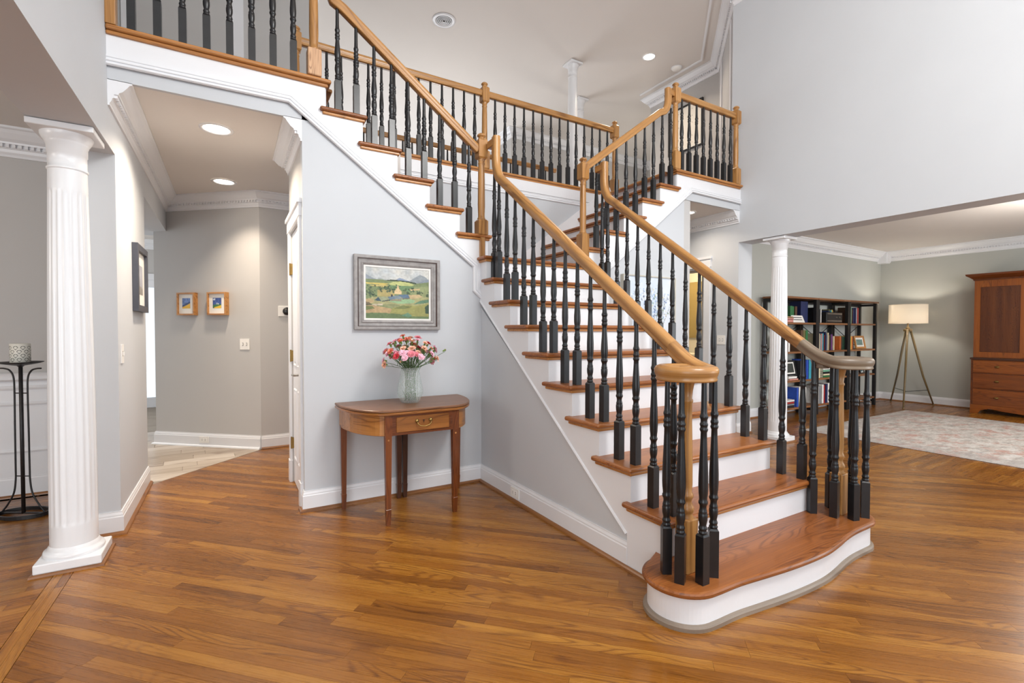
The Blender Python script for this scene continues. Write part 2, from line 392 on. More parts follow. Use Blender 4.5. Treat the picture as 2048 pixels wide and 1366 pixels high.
for d in {p[1] for p in rest}:
    L = [p for p in rest if p[1] == d]; vs = []; fs = []; uvs = []; rn = []; w = Vector((-d[1], d[0], 0))
    for poly, dd, q, *_ in L:
        A = sum(poly[i][0]*poly[(i+1) % len(poly)][1]-poly[(i+1) % len(poly)][0]*poly[i][1] for i in range(len(poly)))
        if A < 0: poly = poly[::-1]
        o = len(vs); n = len(poly); vs += [(x, y, 0) for x, y in poly]+[(x, y, -.012) for x, y in poly]; rn += [q]*(2*n)
        F = [list(range(o, o+n))]+[(o+i, o+n+i, o+n+(i+1) % n, o+(i+1) % n) for i in range(n)]
        fs += F
        for f in F: uvs += [(vs[i][0]*d[0]+vs[i][1]*d[1]+q*37, vs[i][0]*w.x+vs[i][1]*w.y+q*91) for i in f]
    me = bpy.data.meshes.new('plank_field'); me.from_pydata(vs, [], fs); me.materials.append(MATS['oak_floor'])
    l = me.uv_layers.new(name='UVMap'); l.data.foreach_set('uv', np.array(uvs, 'f').ravel())
    a = me.attributes.new('rnd', 'FLOAT', 'POINT'); a.data.foreach_set('value', rn)
    link('plank_field', me, fl, kind='stuff')
# kitchen tile
tile_floor = struct('floor_tile', MB().prism([(-.62, 4.83), (.27, 5.70), (.27, 5.75), (-.75, 6.7), (-.9, 9.8), (-4, 9.8), (-4, 5.1), (-.9, 5.1), (-.9, 4.83)], -.011, -.004), 'grout', label='pale wood-look plank tiles in the kitchen')
PL = []
lay([(1, -1, -5.455)], (-2.2, .27, 4.95, 7.4), .06, .15, .58, .6)
for poly, d, q, *_ in PL:
    c = (sum(p[0] for p in poly)/len(poly), sum(p[1] for p in poly)/len(poly))
    poly = [(c[0]+(x-c[0])*(1-.0022/max(.02, math.hypot(x-c[0], y-c[1]))), c[1]+(y-c[1])*(1-.0022/max(.02, math.hypot(x-c[0], y-c[1])))) for x, y in poly]
    MB().prism(poly, -.006, 0).build('tile', 'tile_wood', tile_floor, d, q)
# ------------------------------------------------------------------ walls and ceilings
struct('wall_left', MB().box(-.88, XL, YW+.2, 4.93, 0, F2-.03).box(-.88, XL, -3, YW+.2, 2.35, CEIL).box(-.88, XL, 4.93, 6.9, 2.37, F2-.03), 'wall', label='left foyer wall with the header over the dining room opening')
struct('wall_right', MB().box(XR, 5.6, -3, 3.61, 2.35, CEIL).box(XR, 5.6, 3.61, 4.09, 0, F2-.03).box(XR, 5.6, 4.09, 4.9, 2.08, F2-.03).box(XR, 5.6, 4.9, 7.2, 0, F2-.03).box(XR, 5.6, 3.61, 3.722, F2-.03, CEIL), 'wall', label='tall right foyer wall with the header over the living room opening')
struct('wall_picture', MB().prism_ax([(.44, 0), (X0+.05, 0), (X0+.05, 1.56), (1.76, 1.63), (1.76, 1.83), (.44, 2.80)], 'y', YW+.012, YW+.1), 'wall', label='grey wall under the left flight with the landscape painting')
struct('wall_under_right_flight', MB().prism_ax([(X1-.05, 0), (4.34, 0), (4.34, 2.76), (3.11, 1.80), (3.11, 1.63), (X1-.05, 1.56)], 'y', YW+.012, YW+.1), 'wall', label='grey wall under the right flight with the blue floral painting')
struct('wall_door_side', MB().box(.44, .55, YW+.1, 3.76, 0, HC+.02).box(.44, .55, 3.76, 4.37, 2.07, HC+.02).box(.44, .55, 4.37, 4.45, 0, HC+.02).box(.55, 1.3, 4.35, 4.45, 0, HC+.02), 'wall_warm', label='wall with the white panel door in the left hall')
struct('wall_hall_back', MB().prism([(1.4, 5.75), (.276, 5.75), (-.726, 6.62), (-.65, 6.71), (.3, 5.9), (1.4, 5.9)], 0, HC+.02), 'wall_warm', label='angled grey wall at the end of the left hall')
struct('wall_right_hall_side', MB().box(4.34, 4.45, YW+.02, 7.2, 0, HC+.02).box(4.34, 5.6, 7.2, 7.3, 0, HC+.02), 'wall_warm')
struct('wall_stair_side', MB().prism_ax([(1.86, 0), (YW+.1, 0), (YW+.1, 1.53), (1.86, .19)], 'x', X0+.012, X0+.1).prism_ax([(1.6, 0), (YW+.1, 0), (YW+.1, 1.53), (1.6, .1)], 'x', X1-.1, X1-.012), 'wall', label='grey wall under the centre flight of stairs')
struct('wall_landing_back', MB().box(.62, 4.45, YB, YB+.12, 1.2, F2-.02), 'wall', label='grey wall behind the stair landing')
# dining room
struct('wall_dining_back', MB().box(-6, -.88, 5.03, 5.15, 0, 2.8), 'wall_warm', label='dining room wall above the white wainscot')
struct('wall_dining_left', MB().box(-6, -5.9, -3, 5.03, 0, 2.8), 'wall_warm')
struct('ceiling_dining', MB().box(-6, -.88, -3, 5.1, 2.76, 2.85), 'ceiling')
# living room
struct('wall_living_back', MB().box(5.6, 10.6, 4.2, 4.28, 0, 2.8), 'wall_living', label='grey living room wall behind the bookcases')
struct('wall_living_right', MB().box(10.5, 10.62, -3, 4.2, 0, 2.8), 'wall_living', label='grey living room wall behind the floor lamp')
struct('ceiling_living', MB().box(5.6, 10.6, -3, 4.25, HC, HC+.1), 'ceiling')
# halls
struct('ceiling_hall', MB().box(XL-.3, .53, YW+.041, 6.9, HC, F2-.06).box(.53, 1.4, 4.45, 6.9, HC, F2-.06), 'ceiling', label='left hall ceiling with two recessed lights')
struct('ceiling_right_hall', MB().box(4.34, XR+.05, YW+.041, 7.3, HC, F2-.06), 'ceiling')
struct('wall_balcony_left', MB().box(XL, .60, YW+.012, YW+.04, HC-.003, F2-.03), 'wall', label='grey band under the left balcony edge')
struct('wall_balcony_right', MB().box(4.2, XR, YW+.012, YW+.04, HC-.003, F2-.03), 'wall', label='grey band under the right balcony edge')
# kitchen
struct('wall_kitchen_back', MB().box(-4, -1.32, 9.8, 9.9, 0, 2.8).box(-1.32, -.88, 9.8, 9.9, 2.1, 2.8).box(-.88, -.6, 9.8, 9.9, 0, 2.8), 'wall_warm')
struct('wall_kitchen_side', MB().box(-.72, -.62, 6.9, 9.8, 0, 2.8), 'wall_warm')
struct('ceiling_kitchen', MB().box(-4, -.5, 5.1, 9.9, HC+.02, HC+.1), 'ceiling')
# powder room beyond the right hall
struct('wall_powder_room', MB().box(5.6, 7.4, 4.29, 4.34, 0, 2.6).box(7.3, 7.4, 4.34, 6.6, 0, 2.6).box(5.6, 7.3, 6.5, 6.6, 0, 2.6).box(5.6, 7.4, 4.29, 6.6, 2.5, 2.6), 'wall_warm')
# upper storey
struct('floor_upper', MB().prism([(-1.9, YW+.03), (.575, YW+.03), (.575, YB+.02), (4.22, YB+.02), (4.22, YW+.03), (6.6, YW+.03), (6.6, 6.3), (-1.9, 6.3)], F2-.05, F2-.008), 'oak_floor', (1, 0, 0), label='upper landing floor around the stairwell')
struct('wall_upper_right', MB().prism([(XR, 3.70), (6.477, 4.745), (6.477, 6.124), (9, 6.124), (9, 5.95), (6.65, 5.95), (6.65, 4.65), (5.6, 3.70)], F2-.05, CEIL), 'wall_warm', label='angled upper wall behind the right balcony')
struct('wall_upper_left', MB().prism([(XL, 3.70), (-1.75, 4.745), (-1.75, 6.1), (.86, 6.1), (.86, 8.6), (.75, 8.6), (.75, 6.25), (-1.95, 6.25), (-1.95, 4.6), (-.88, 3.70)], F2-.05, CEIL).box(-.88, XL, YW+.2, 3.722, F2-.03, CEIL), 'wall_warm', label='upper wall behind the left balcony')
struct('wall_family_far', MB().box(5.0, 9.0, 8.5, 8.6, 2.6, CEIL).box(5.0, 5.1, 8.6, 12, 2.6, CEIL).box(.75, 5.1, 12, 12.1, 2.9, CEIL).box(.75, .86, 8.6, 12, 2.6, CEIL).box(8.9, 9.0, 6.1, 8.5, 2.6, CEIL), 'wall_warm', label='far upper walls of the family room')
struct('ceiling', MB().box(-2.2, 9.1, -3, 12.2, CEIL, CEIL+.1), 'ceiling', label='high beige ceiling over the stairwell')
# ------------------------------------------------------------------ mouldings
CROWN = [(0, 0), (.115, 0), (.115, -.012), (.102, -.018), (.092, -.034), (.07, -.062), (.052, -.074), (.05, -.084), (.03, -.084), (.03, -.104), (.022, -.108), (.018, -.124), (.010, -.136), (.010, -.15), (0, -.15)]
def crown(name, path, z, label=None, sc=1.0, dent=True, mat='trim'):
    prof = [(a*sc, b*sc) for a, b in CROWN]
    o = struct(name, MB().sweep(prof, [(x, y, z) for x, y in path]), mat, label=label)
    if dent:
        mb = MB()
        for (ax, ay), (bx, by) in zip(path, path[1:]):
            L = math.hypot(bx-ax, by-ay); tx, ty = (bx-ax)/L, (by-ay)/L; n = int(L/.034)
            for i in range(n):
                d = (i+.5)*L/n
                q = [(d+s*.0095, w) for s, w in ((-1, .028*sc), (1, .028*sc), (1, .045*sc), (-1, .045*sc))]
                mb.prism([(ax+tx*u-ty*w, ay+ty*u+tx*w) for u, w in q], z-.102*sc, z-.083*sc)
        mb.build('dentil_strip', mat, o, kind='stuff')
    return o
crown('trim_1', [(1.3, 5.75), (.276, 5.75), (-.6, 6.51), (-.6, YW+.012)], HC, 'white dentil crown moulding round the left hall')
crown('trim_2', [(.44, YW+.012), (.44, 4.45), (1.3, 4.45)], HC, 'short white crown moulding above the panel door')
crown('trim_3', [(XR, 7.2), (XR, YW+.012)][::-1], HC, 'white dentil crown moulding in the right hall')
crown('trim_4', [(-.88, 5.03), (-5.9, 5.03)], 2.76, 'white dentil crown moulding in the dining room', 1.3)
crown('trim_5', [(10.5, -3), (10.5, 4.2), (5.6, 4.2)], HC, 'white crown moulding round the living room', 1.15)
crown('trim_6', [(XR, -3), (XR, 3.70), (6.477, 4.745), (6.477, 6.124), (8.9, 6.124)], CEIL, 'white dentil crown moulding along the high ceiling on the right', 1.15)
crown('trim_7', [(8.9, 6.124), (8.9, 8.5), (5.0, 8.5), (5.0, 12), (.86, 12), (.86, 6.1), (-1.75, 6.1), (-1.75, 4.745), (XL, 3.70), (XL, -3)], CEIL, 'white dentil crown moulding along the far high ceiling', 1.15)
crown('trim_8', [(-.62, 9.8), (-4, 9.8)], HC+.02, None, 1., False)
BAND = [(0, 0), (.03, 0), (.03, -.012), (.012, -.018), (0, -.018)]
def offs(path, d):
    out = []
    for i, p in enumerate(path):
        a = path[max(i-1, 0)]; b = path[min(i+1, len(path)-1)]
        t1 = Vector((p[0]-a[0], p[1]-a[1])) if i > 0 else None; t2 = Vector((b[0]-p[0], b[1]-p[1])) if i < len(path)-1 else None
        t1 = (t1 or t2).normalized(); t2 = (t2 or t1).normalized(); t = (t1+t2).normalized(); k = d/t.dot(t2)
        out.append((p[0]-t.y*k, p[1]+t.x*k))
    return out
o6 = offs([(XR, -3), (XR, 3.70), (6.477, 4.745), (6.477, 6.124)], .25)
struct('trim_9', MB().sweep(BAND, [(x, y, CEIL) for x, y in o6[:1]+o6[1:]]), 'trim', label='thin white ceiling band beside the crown moulding')
struct('trim_21', MB().box(10.36, 10.5, 4.06, 4.2, HC-.21, HC).box(10.40, 10.44, 4.02, 4.06, HC-.2, HC), 'trim', label='white crown moulding corner block in the living room')
BASE = [(0, 0), (.016, 0), (.016, .108), (.0125, .114), (.0125, .122), (.007, .136), (.007, .142), (0, .142)]
SHOE = [(.016, 0), (.035, 0), (.033, .010), (.026, .017), (.016, .02)]
def baseboard(name, path, label=None, shoe='shoe_oak', sc=1.0):
    o = struct(name, MB().sweep([(a, b*sc) for a, b in BASE], [(x, y, 0) for x, y in path]), 'trim', label=label)
    MB().sweep(SHOE, [(x, y, 0) for x, y in path]).build('shoe_moulding', shoe, o, (1, 0, 0)); return o
baseboard('baseboard_stair', [(X0+.012, 1.86), (X0+.012, YW+.012), (.44, YW+.012), (.44, 3.67)], 'white baseboard behind the card table and beside the stairs')
baseboard('baseboard_hall_left', [(XL, 4.93), (XL, YW+.2), (-.88, YW+.2)], 'white baseboard at the left hall corner')
baseboard('baseboard_hall_back', [(1.3, 5.75), (.276, 5.75)], 'white baseboard beside the hall door')
baseboard('baseboard_hall_angled', [(.276, 5.75), (-.726, 6.62), (-.65, 6.71)], 'white baseboard on the angled hall wall', 'trim')
baseboard('baseboard_right_jamb', [(5.6, 3.61), (XR, 3.61), (XR, 4.02)], 'white baseboard at the living room opening')
baseboard('baseboard_living', [(10.5, -3), (10.5, 4.2), (5.6, 4.2)], 'white baseboard round the living room')
baseboard('baseboard_right_flight', [(4.34, YW+.012), (X1, YW+.012)], None)
baseboard('baseboard_dining', [(-.88, 5.03), (-5.9, 5.03)], 'white dining room baseboard', 'shoe_oak', 1.25)
# wainscot in the dining room
w = struct('trim_10', MB().box(-5.9, -.88, 5.018, 5.03, .14, .9), 'trim', label='white dining room wainscot with chair rail')
MB().sweep([(0, 0), (.03, 0), (.04, .012), (.024, .03), (.03, .05), (.012, .06), (0, .06)], [(-.88, 5.018, .885), (-5.9, 5.018, .885)]).build('chair_rail', 'trim', w)
MB().sweep([(0, 0), (.014, 0), (.018, .012), (.008, .03), (0, .03)], [(-.88, 5.018, .82), (-5.9, 5.018, .82)]).build('chair_rail', 'trim', w)
for a, b in ((-.9, -2.0), (-2.1, -3.2)):
    for z in (.34, .70): MB().sweep([(0, 0), (.012, 0), (.015, .01), (.006, .025), (0, .025)], [(a, 5.018, z), (b, 5.018, z)]).build('panel_moulding', 'trim', w)
# ------------------------------------------------------------------ staircase
stair = thing('staircase', 'T-shaped oak staircase with white risers and a curved starting step', 'staircase', (2.44, 1.3, 0))
def tread(x0, x1, y0, y1, z, grain, cove=None, mat='oak_tread'):
    t = MB().rbox(x0, x1, y0, y1, z-.028, z, .0125, 3).build('tread', mat, stair, grain)
    if cove: MB().rbox(*cove, z-.047, z-.027, .006, 2).build('cove_moulding', 'oak_nosing', t, grain)
for k in range(2, 10):
    ye = yr(k+1) if k < 9 else 3.483
    tread(X0-.035, X1+.035, yr(k)-.03, ye+.038, tz(k), (1, 0, 0), (X0-.016, X1+.016, yr(k)-.014, ye+.02))
    MB().box(X0+.03, X1-.03, yr(k)+.001, yr(k)+.02, tz(k-1)-.002, tz(k)-.028).build('riser', 'trim', stair)
tread(X0-.035, X1+.035, 3.453, 3.60, LZ, (1, 0, 0), (X0-.016, X1+.016, 3.469, 3.60))
MB().box(X0+.03, X1-.03, 3.484, 3.503, tz(9)-.002, LZ-.028).build('riser', 'trim', stair)
MB().box(X0+.01, X1-.01, 3.55, YB, LZ-.03, LZ-.001).build('landing_platform', 'oak_tread', stair, (1, 0, 0))
for k in range(11, 16):
    tread(xl(k+1)-.038, xl(k)+.03, YW-.035, YB, tz(k), (0, 1, 0), (xl(k+1)-.02, xl(k)+.014, YW-.016, YB-.01))
    MB().box(xl(k)-.02, xl(k)-.001, YW+.03, YB, tz(k-1)-.002, tz(k)-.028).build('riser', 'trim', stair)
    tread(xr(k)-.03, xr(k+1)+.038, YW-.035, YB, tz(k), (0, 1, 0), (xr(k)-.014, xr(k+1)+.02, YW-.016, YB-.01))
    MB().box(xr(k)+.001, xr(k)+.02, YW+.03, YB, tz(k-1)-.002, tz(k)-.028).build('riser', 'trim', stair)
MB().box(xl(16)-.02, xl(16)-.001, YW+.03, YB, tz(15)-.002, F2-.028).build('riser', 'trim', stair)
MB().box(xr(16)+.001, xr(16)+.02, YW+.03, YB, tz(15)-.002, F2-.028).build('riser', 'trim', stair)
# stringers
def zs(y): return .229+(y-1.922)*.7713       # lower edge of the centre stringer
def saw_main():
    P = [(1.60, 0), (1.60, tz(1)-.01)]
    for k in range(2, 10): P += [(yr(k), tz(k-1)-.01), (yr(k), tz(k)-.028)]
    P += [(3.483, tz(9)-.01), (3.483, LZ-.028), (YW+.03, LZ-.028), (YW+.03, zs(YW+.03)), (1.86, zs(1.86)), (1.86, 0)]
    return P
MB().prism_ax(saw_main(), 'x', X0, X0+.03).build('stringer', 'trim', stair)
MB().prism_ax(saw_main(), 'x', X1-.03, X1).build('stringer', 'trim', stair)
MB().sweep([(-.004, -.006), (.006, -.006), (.010, .0), (.006, .008), (-.004, .012)], [(X0, 1.865, zs(1.865)), (X0, YW, zs(YW))], side=(-1, 0, 0)).build('stringer_bead', 'trim', stair)
TR = [(0, 0), (.008, 0), (.016, .006), (.016, .014), (.006, .018), (.006, .022), (.014, .026), (.014, .036), (.005, .04), (.005, .044), (.010, .048), (.010, .056), (0, .058)]
def saw_side(f, s):
    P = [(f(11)-s*0 + (0.0 if s < 0 else 0), LZ-.03)]
    P = [(f(11), LZ-.2), (f(11), tz(11)-.028)]
    for k in range(12, 17): P += [(f(k), tz(k-1)-.01), (f(k), tz(k)-.028)]
    return P
PLf = [(X0+.02, 1.52), (X0+.02, LZ-.03), (xl(11), LZ-.03), (xl(11), tz(11)-.028)]
for k in range(12, 17): PLf += [(xl(k), tz(k-1)-.01), (xl(k), tz(k)-.028)]
PLf += [(XL, F2-.028), (XL, 2.81), (.36, 2.82), (1.744, 1.817), (1.744, 1.602), (X0, 1.54)]
MB().prism_ax(PLf, 'y', YW, YW+.03).build('stringer', 'trim', stair)
MB().sweep(TR, [(-.72, YW, 2.80), (.355, YW, 2.815), (1.744, YW, 1.80), (1.744, YW, 1.60), (1.818, YW, 1.535)], side=(0, -1, 0), flip=-1).build('stringer_moulding', 'trim', stair)
PRf = [(X1-.02, 1.54), (X1-.02, LZ-.03), (xr(11), LZ-.03), (xr(11), tz(11)-.028)]
for k in range(12, 17): PRf += [(xr(k), tz(k-1)-.01), (xr(k), tz(k)-.028)]
PRf += [(XR, F2-.028), (XR, 2.81), (4.45, 2.82), (3.13, 1.79), (3.13, 1.60), (X1, 1.54)]
MB().prism_ax(PRf, 'y', YW, YW+.03).build('stringer', 'trim', stair)
MB().sweep(TR, [(XR, YW, 2.805), (4.452, YW, 2.815), (3.13, YW, 1.785), (3.13, YW, 1.60), (X1, YW, 1.54)][::-1], side=(0, -1, 0), flip=-1).build('stringer_moulding', 'trim', stair)
# skirts, fascia behind the landing
for f, s in ((xl, -1), (xr, 1)):
    a = (f(11), tz(11)); b = (f(16), F2)
    MB().prism_ax([(a[0]-s*.05, LZ-.02), (a[0]-s*.15, LZ+.13), (a[0]-s*.03, tz(11)+.08), (b[0]-s*.03, F2+.07), (b[0], F2), (b[0], F2-.3), (a[0], LZ-.1)], 'y', YB-.018, YB).build('skirt_board', 'trim', stair)
    MB().prism_ax([(a[0]-s*.15, LZ), (a[0]-s*.15, LZ+.13), (2.4, LZ+.13), (2.4, LZ)], 'y', YB-.016, YB).build('skirt_board', 'trim', stair)
fas = struct('trim_11', MB().box(.575, 4.225, YB-.014, YB, 2.86, F2-.028), 'trim', label='white fascia under the upper landing edge')
MB().sweep(TR, [(.58, YB-.0, 2.80), (4.22, YB-.0, 2.80)], side=(0, -1, 0), flip=-1).build('fascia_moulding', 'trim', fas)
for i, (x0, x1, y0, y1, g) in enumerate(((XL, .63, YW-.035, YW+.1, 0), (4.167, XR, YW-.035, YW+.1, 0), (.6, 4.2, YB-.035, YB+.1, 0), (.563, .66, YW+.1, YB+.1, 1), (4.137, 4.24, YW+.1, YB+.1, 1), (.86, 4.6, 6.2, 6.33, 0))):
    o = struct('trim_%d' % (12+i), MB().rbox(x0, x1, y0, y1, F2-.028, F2, .012, 3), 'oak_nosing', (0, 1, 0) if g else (1, 0, 0), label='oak nosing along the edge of the upper floor')
    if i < 3: MB().rbox(x0+(.02 if i != 0 else 0), x1-.02, y0+.019, y1, F2-.05, F2-.027, .007, 2).build('cove_moulding', 'oak_nosing', o, (1, 0, 0))
# starting step
def arc(cx, cy, r, a0, a1, n=16): return [(cx+r*math.cos(math.radians(a0+(a1-a0)*i/n)), cy+r*math.sin(math.radians(a0+(a1-a0)*i/n))) for i in range(n+1)]
CL, CR, CY_ = (1.757, 1.452), (3.165, 1.458), 0
def step_outline(d):
    r = .176-d
    mid = [(p.x, p.y+d) for p in spline([(1.80, 1.274, 0), (1.93, 1.271, 0), (2.08, 1.255, 0), (2.25, 1.238, 0), (2.42, 1.229, 0), (2.58, 1.230, 0), (2.72, 1.246, 0), (2.85, 1.267, 0), (2.98, 1.280, 0), (3.12, 1.282, 0)], 4)]
    return arc(*CL, r, 98, 265, 24)+mid+arc(*CR, r, 275, 442, 24)+[(X1+.0, 1.66), (X0+.0, 1.66)]
t1 = MB()
OUT = step_outline(0)
rings = [(.012, tz(1)-.029), (.003, tz(1)-.026), (0, tz(1)-.019), (0, tz(1)-.011), (.004, tz(1)-.003), (.014, tz(1))]
vs = []; n = len(OUT)
for d, z in rings: vs += [(x, y, z) for x, y in step_outline(d)]
fs = [tuple(range(n))[::-1], tuple(range((len(rings)-1)*n, len(rings)*n))]
for i in range(len(rings)-1): fs += [(i*n+j, i*n+(j+1) % n, (i+1)*n+(j+1) % n, (i+1)*n+j) for j in range(n)]
t1.add(vs, fs); t1.build('starting_tread', 'oak_tread', stair, (1, 0, 0), .35)
MB().prism(step_outline(.024), 0, tz(1)-.028).build('curved_riser', 'trim', stair)
so = [(x, y, 0) for x, y in step_outline(.024)[:-2]]
MB().sweep([(0, 0), (.019, 0), (.018, .016), (.012, .024), (0, .026)], so, flip=-1).build('curved_shoe_moulding', 'shoe_grey', stair, (1, 0, 0))
MB().sweep(SHOE, [(X0+.012, 1.60, 0), (X0+.012, 1.86, 0)]).build('shoe_moulding', 'shoe_oak', stair, (1, 0, 0))
# ------------------------------------------------------------------ railings
BAL = {}
def bal_mesh(H):
    key = round(H, 3)
    if key in BAL: return BAL[key]
    mb = MB(); h = .0205; zb = .217
    c = h-.005
    mb.add([(-h, -h, 0), (h, -h, 0), (h, h, 0), (-h, h, 0), (-h, -h, zb-.008), (h, -h, zb-.008), (h, h, zb-.008), (-h, h, zb-.008), (-c, -c, zb), (c, -c, zb), (c, c, zb), (-c, c, zb)],
           [(0, 3, 2, 1), (0, 1, 5, 4), (1, 2, 6, 5), (2, 3, 7, 6), (3, 0, 4, 7), (4, 5, 9, 8), (5, 6, 10, 9), (6, 7, 11, 10), (7, 4, 8, 11), (8, 9, 10, 11)])
    pr = [(.0155, 0), (.0185, .003), (.0195, .008), (.0165, .013), (.016, .018), (.0185, .022), (.0185, .028), (.0155, .034), (.0145, .040), (.0165, .05), (.019, .062), (.0195, .078), (.0192, .088), (.0165, .093), (.0185, .097), (.0165, .103), (.0145, .112), (.0145, .122), (.017, .130), (.0198, .134), (.0198, .142), (.017, .148)]
    zt = H-zb-.135-.078; z0 = .148
    for t, r in ((.04, .0175), (.1, .0195), (.2, .0208), (.32, .0205), (.5, .0185), (.7, .0158), (.88, .0138), (.98, .0132)): pr.append((r, z0+(zt-z0)*t))
    pr += [(.0168, zt+.002), (.0178, zt+.007), (.0150, zt+.013), (.0148, zt+.019), (.0172, zt+.024), (.0172, zt+.031), (.0145, zt+.036), (.0140, zt+.048), (.0168, zt+.056), (.0178, zt+.061), (.0168, zt+.067), (.0145, zt+.071), (.0135, zt+.078)]
    pr += [(.0125, zt+.1), (.0112, H-zb)]
    mb.lathe([(r, z+zb) for r, z in pr], 12)
    BAL[key] = mb.data('baluster', 'black_paint'); return BAL[key]
def baluster(rail, x, y, z, H): link('baluster', bal_mesh(H), rail, (x, y, z))
def at_parent(o, p): o.parent = p; o.matrix_parent_inverse = Matrix.Translation(-p.location)
RP = [(-.022, -.034), (.022, -.034), (.026, -.026), (.022, -.02), (.027, -.008), (.031, .004), (.031, .016), (.024, .028), (.010, .034), (-.010, .034), (-.024, .028), (-.031, .016), (-.031, .004), (-.027, -.008), (-.022, -.02), (-.026, -.026)]
def newel(rail, x, y, z0, zb, zt0, zt1, mat='oak_rail', foot=None, rawbase=False):
    """square foot z0..zb, turned shaft, square block zt0..zt1, turned cap"""
    mb = MB(); h = .041
    def blk(a, b, hh=h):
        q = hh-.012
        mb.add([(x+s*q, y+t*q, a) for s, t in ((-1, -1), (1, -1), (1, 1), (-1, 1))]+[(x+s*hh, y+t*hh, a+.014) for s, t in ((-1, -1), (1, -1), (1, 1), (-1, 1))]+[(x+s*hh, y+t*hh, b-.014) for s, t in ((-1, -1), (1, -1), (1, 1), (-1, 1))]+[(x+s*q, y+t*q, b) for s, t in ((-1, -1), (1, -1), (1, 1), (-1, 1))],
               [(3, 2, 1, 0)]+[(i*4+j, i*4+(j+1) % 4, i*4+4+(j+1) % 4, i*4+4+j) for i in range(3) for j in range(4)]+[(12, 13, 14, 15)])
    if foot is not None: mb.box(x-.02, x+.02, y-.03, y+.03, foot, z0+.01)
    if not rawbase: blk(z0-.014, zb, .043)
    mb.lathe([(.030, zb-.005), (.034, zb+.004), (.034, zb+.012), (.029, zb+.018), (.0285, zb+.04), (.031, zb+.12), (.0285, zt0-.12), (.026, zt0-.05), (.0255, zt0-.045), (.029, zt0-.04), (.029, zt0-.032), (.025, zt0-.026), (.027, zt0-.012), (.031, zt0-.004), (.031, zt0+.004)], 20, x, y)
    blk(zt0, zt1)
    mb.lathe([(.026, zt1-.004), (.030, zt1+.004), (.022, zt1+.010), (.027, zt1+.020), (.036, zt1+.026), (.036, zt1+.034), (.030, zt1+.042), (.018, zt1+.05), (.004, zt1+.053)], 20, x, y)
    o = mb.build('newel_post', mat, rail, (0, 0, 1))
    if rawbase:
        mb2 = MB(); mb2.rbox(x-.045, x+.045, y-.045, y+.045, z0, zb, .008, 2); mb2.build('newel_base', 'oak_raw', o, (0, 0, 1))
    return o
def handrail(rail, path, side=None, mat='oak_rail', prof=RP, name='handrail', flip=1):
    return MB().sweep(prof, path, side=side, smooth=True, flip=flip).build(name, mat, rail, (1, 0, 0))
def zc(y): return 1.65+.7475*(y-2.29)+.043       # centre of the centre-flight handrail
def main_rail(cx, vc, Rv, s, label, spots, nw):
    """s=-1 left rail (volute curls to the left), +1 right rail"""
    rail = thing('stair_railing', label, 'railing', (cx, 1.45, 0))
    zv = 1.083; vx, vy = vc; lowmat = 'oak_rail' if s < 0 else 'oak_weathered'
    top = [(cx, 3.428, 2.845), (cx, 3.428, 2.72), (cx, 3.426, 2.655)]
    yb = 3.30; bend = [(cx, 3.418, 2.60), (cx, 3.40, 2.555), (cx, 3.365, zc(3.35)+.012), (cx, yb, zc(yb))]
    low = [(cx, y, zc(y)) for y in (3.0, 2.5, 2.0, 1.62)]
    handrail(rail, spline(top+bend+low, 5), side=(1, 0, 0))
    yk = 2.29+(zv-1.693)/.7475; e = .10          # ease: parabola tangent to the slope at yk+e and to level at yk-e
    def ze(y): return zv if y <= yk-e else zc(y) if y >= yk+e else zv+.7475*(y-(yk-e))**2/(4*e)
    pts = [(cx, y, ze(y)) for y in [1.622-(1.622-vy)*i/12 for i in range(13)]]
    pts += [(vx-s*Rv*math.cos(a), vy-Rv*math.sin(a), ze(vy-Rv*a)) for a in [math.radians(12*i) for i in range(1, 30)]]
    handrail(rail, pts, mat=lowmat, name='volute', flip=-1)
    MB().lathe([(.0, -.030), (Rv-.02, -.030), (Rv-.02, .022), (Rv-.035, .027), (.03, .027), (.028, .030), (.0, .030)], 28, vx, vy, zv, smooth=False).build('volute_cap', lowmat, rail, (1, 0, 0))
    MB().rbox(cx-.028, cx+.028, 3.40, 3.535, 2.772, 2.832, .006, 2).build('rail_return', 'oak_rail', rail, (0, 1, 0))
    mb = MB(); nx, ny = nw; mb.rbox(nx-.036, nx+.036, ny-.036, ny+.036, tz(1), tz(1)+.245, .005, 2)
    mb.lathe([(.030, .242), (.032, .25), (.024, .262), (.030, .274), (.033, .288), (.028, .30), (.020, .318), (.024, .334), (.030, .345), (.026, .356), (.0215, .366), (.024, .40), (.0235, .5), (.019, .72), (.0185, .77), (.023, .776), (.023, .786), (.018, .792), (.022, .83), (.03, .87), (.036, zv-tz(1)-.03)], 16, nx, ny, tz(1))
    mb.build('volute_newel', 'oak_rail', rail, (0, 0, 1))
    H0 = zv-.032-tz(1)
    for x, y in spots:
        hh = ze(y)-.032-tz(1) if abs(x-cx) < .03 and y > 1.5 else H0
        o = link('baluster', bal_mesh(round(hh, 3)), rail, (x, y, tz(1))); o.rotation_euler.z = math.atan2(y-vy, x-vx)
    for k in range(2, 10):
        for j in (0, 1):
            y = yr(k)+.025+j*.1265
            if k == 9 and j == 1: y = 3.455
            zb = zc(y)-.034/math.cos(math.atan(.7475))-.002
            if y < 1.72: zb = ze(y)-.036
            if k == 9 and j == 1: zb = 2.56
            baluster(rail, cx, y, tz(k), round(zb-tz(k), 3))
    return rail
rl = main_rail(1.872, (1.765, 1.447), .107, -1, 'left balustrade of the centre flight, ending in a golden oak volute', [(1.697, 1.492), (1.684, 1.402), (1.762, 1.348), (1.856, 1.365), (1.874, 1.535)], (1.795, 1.46))
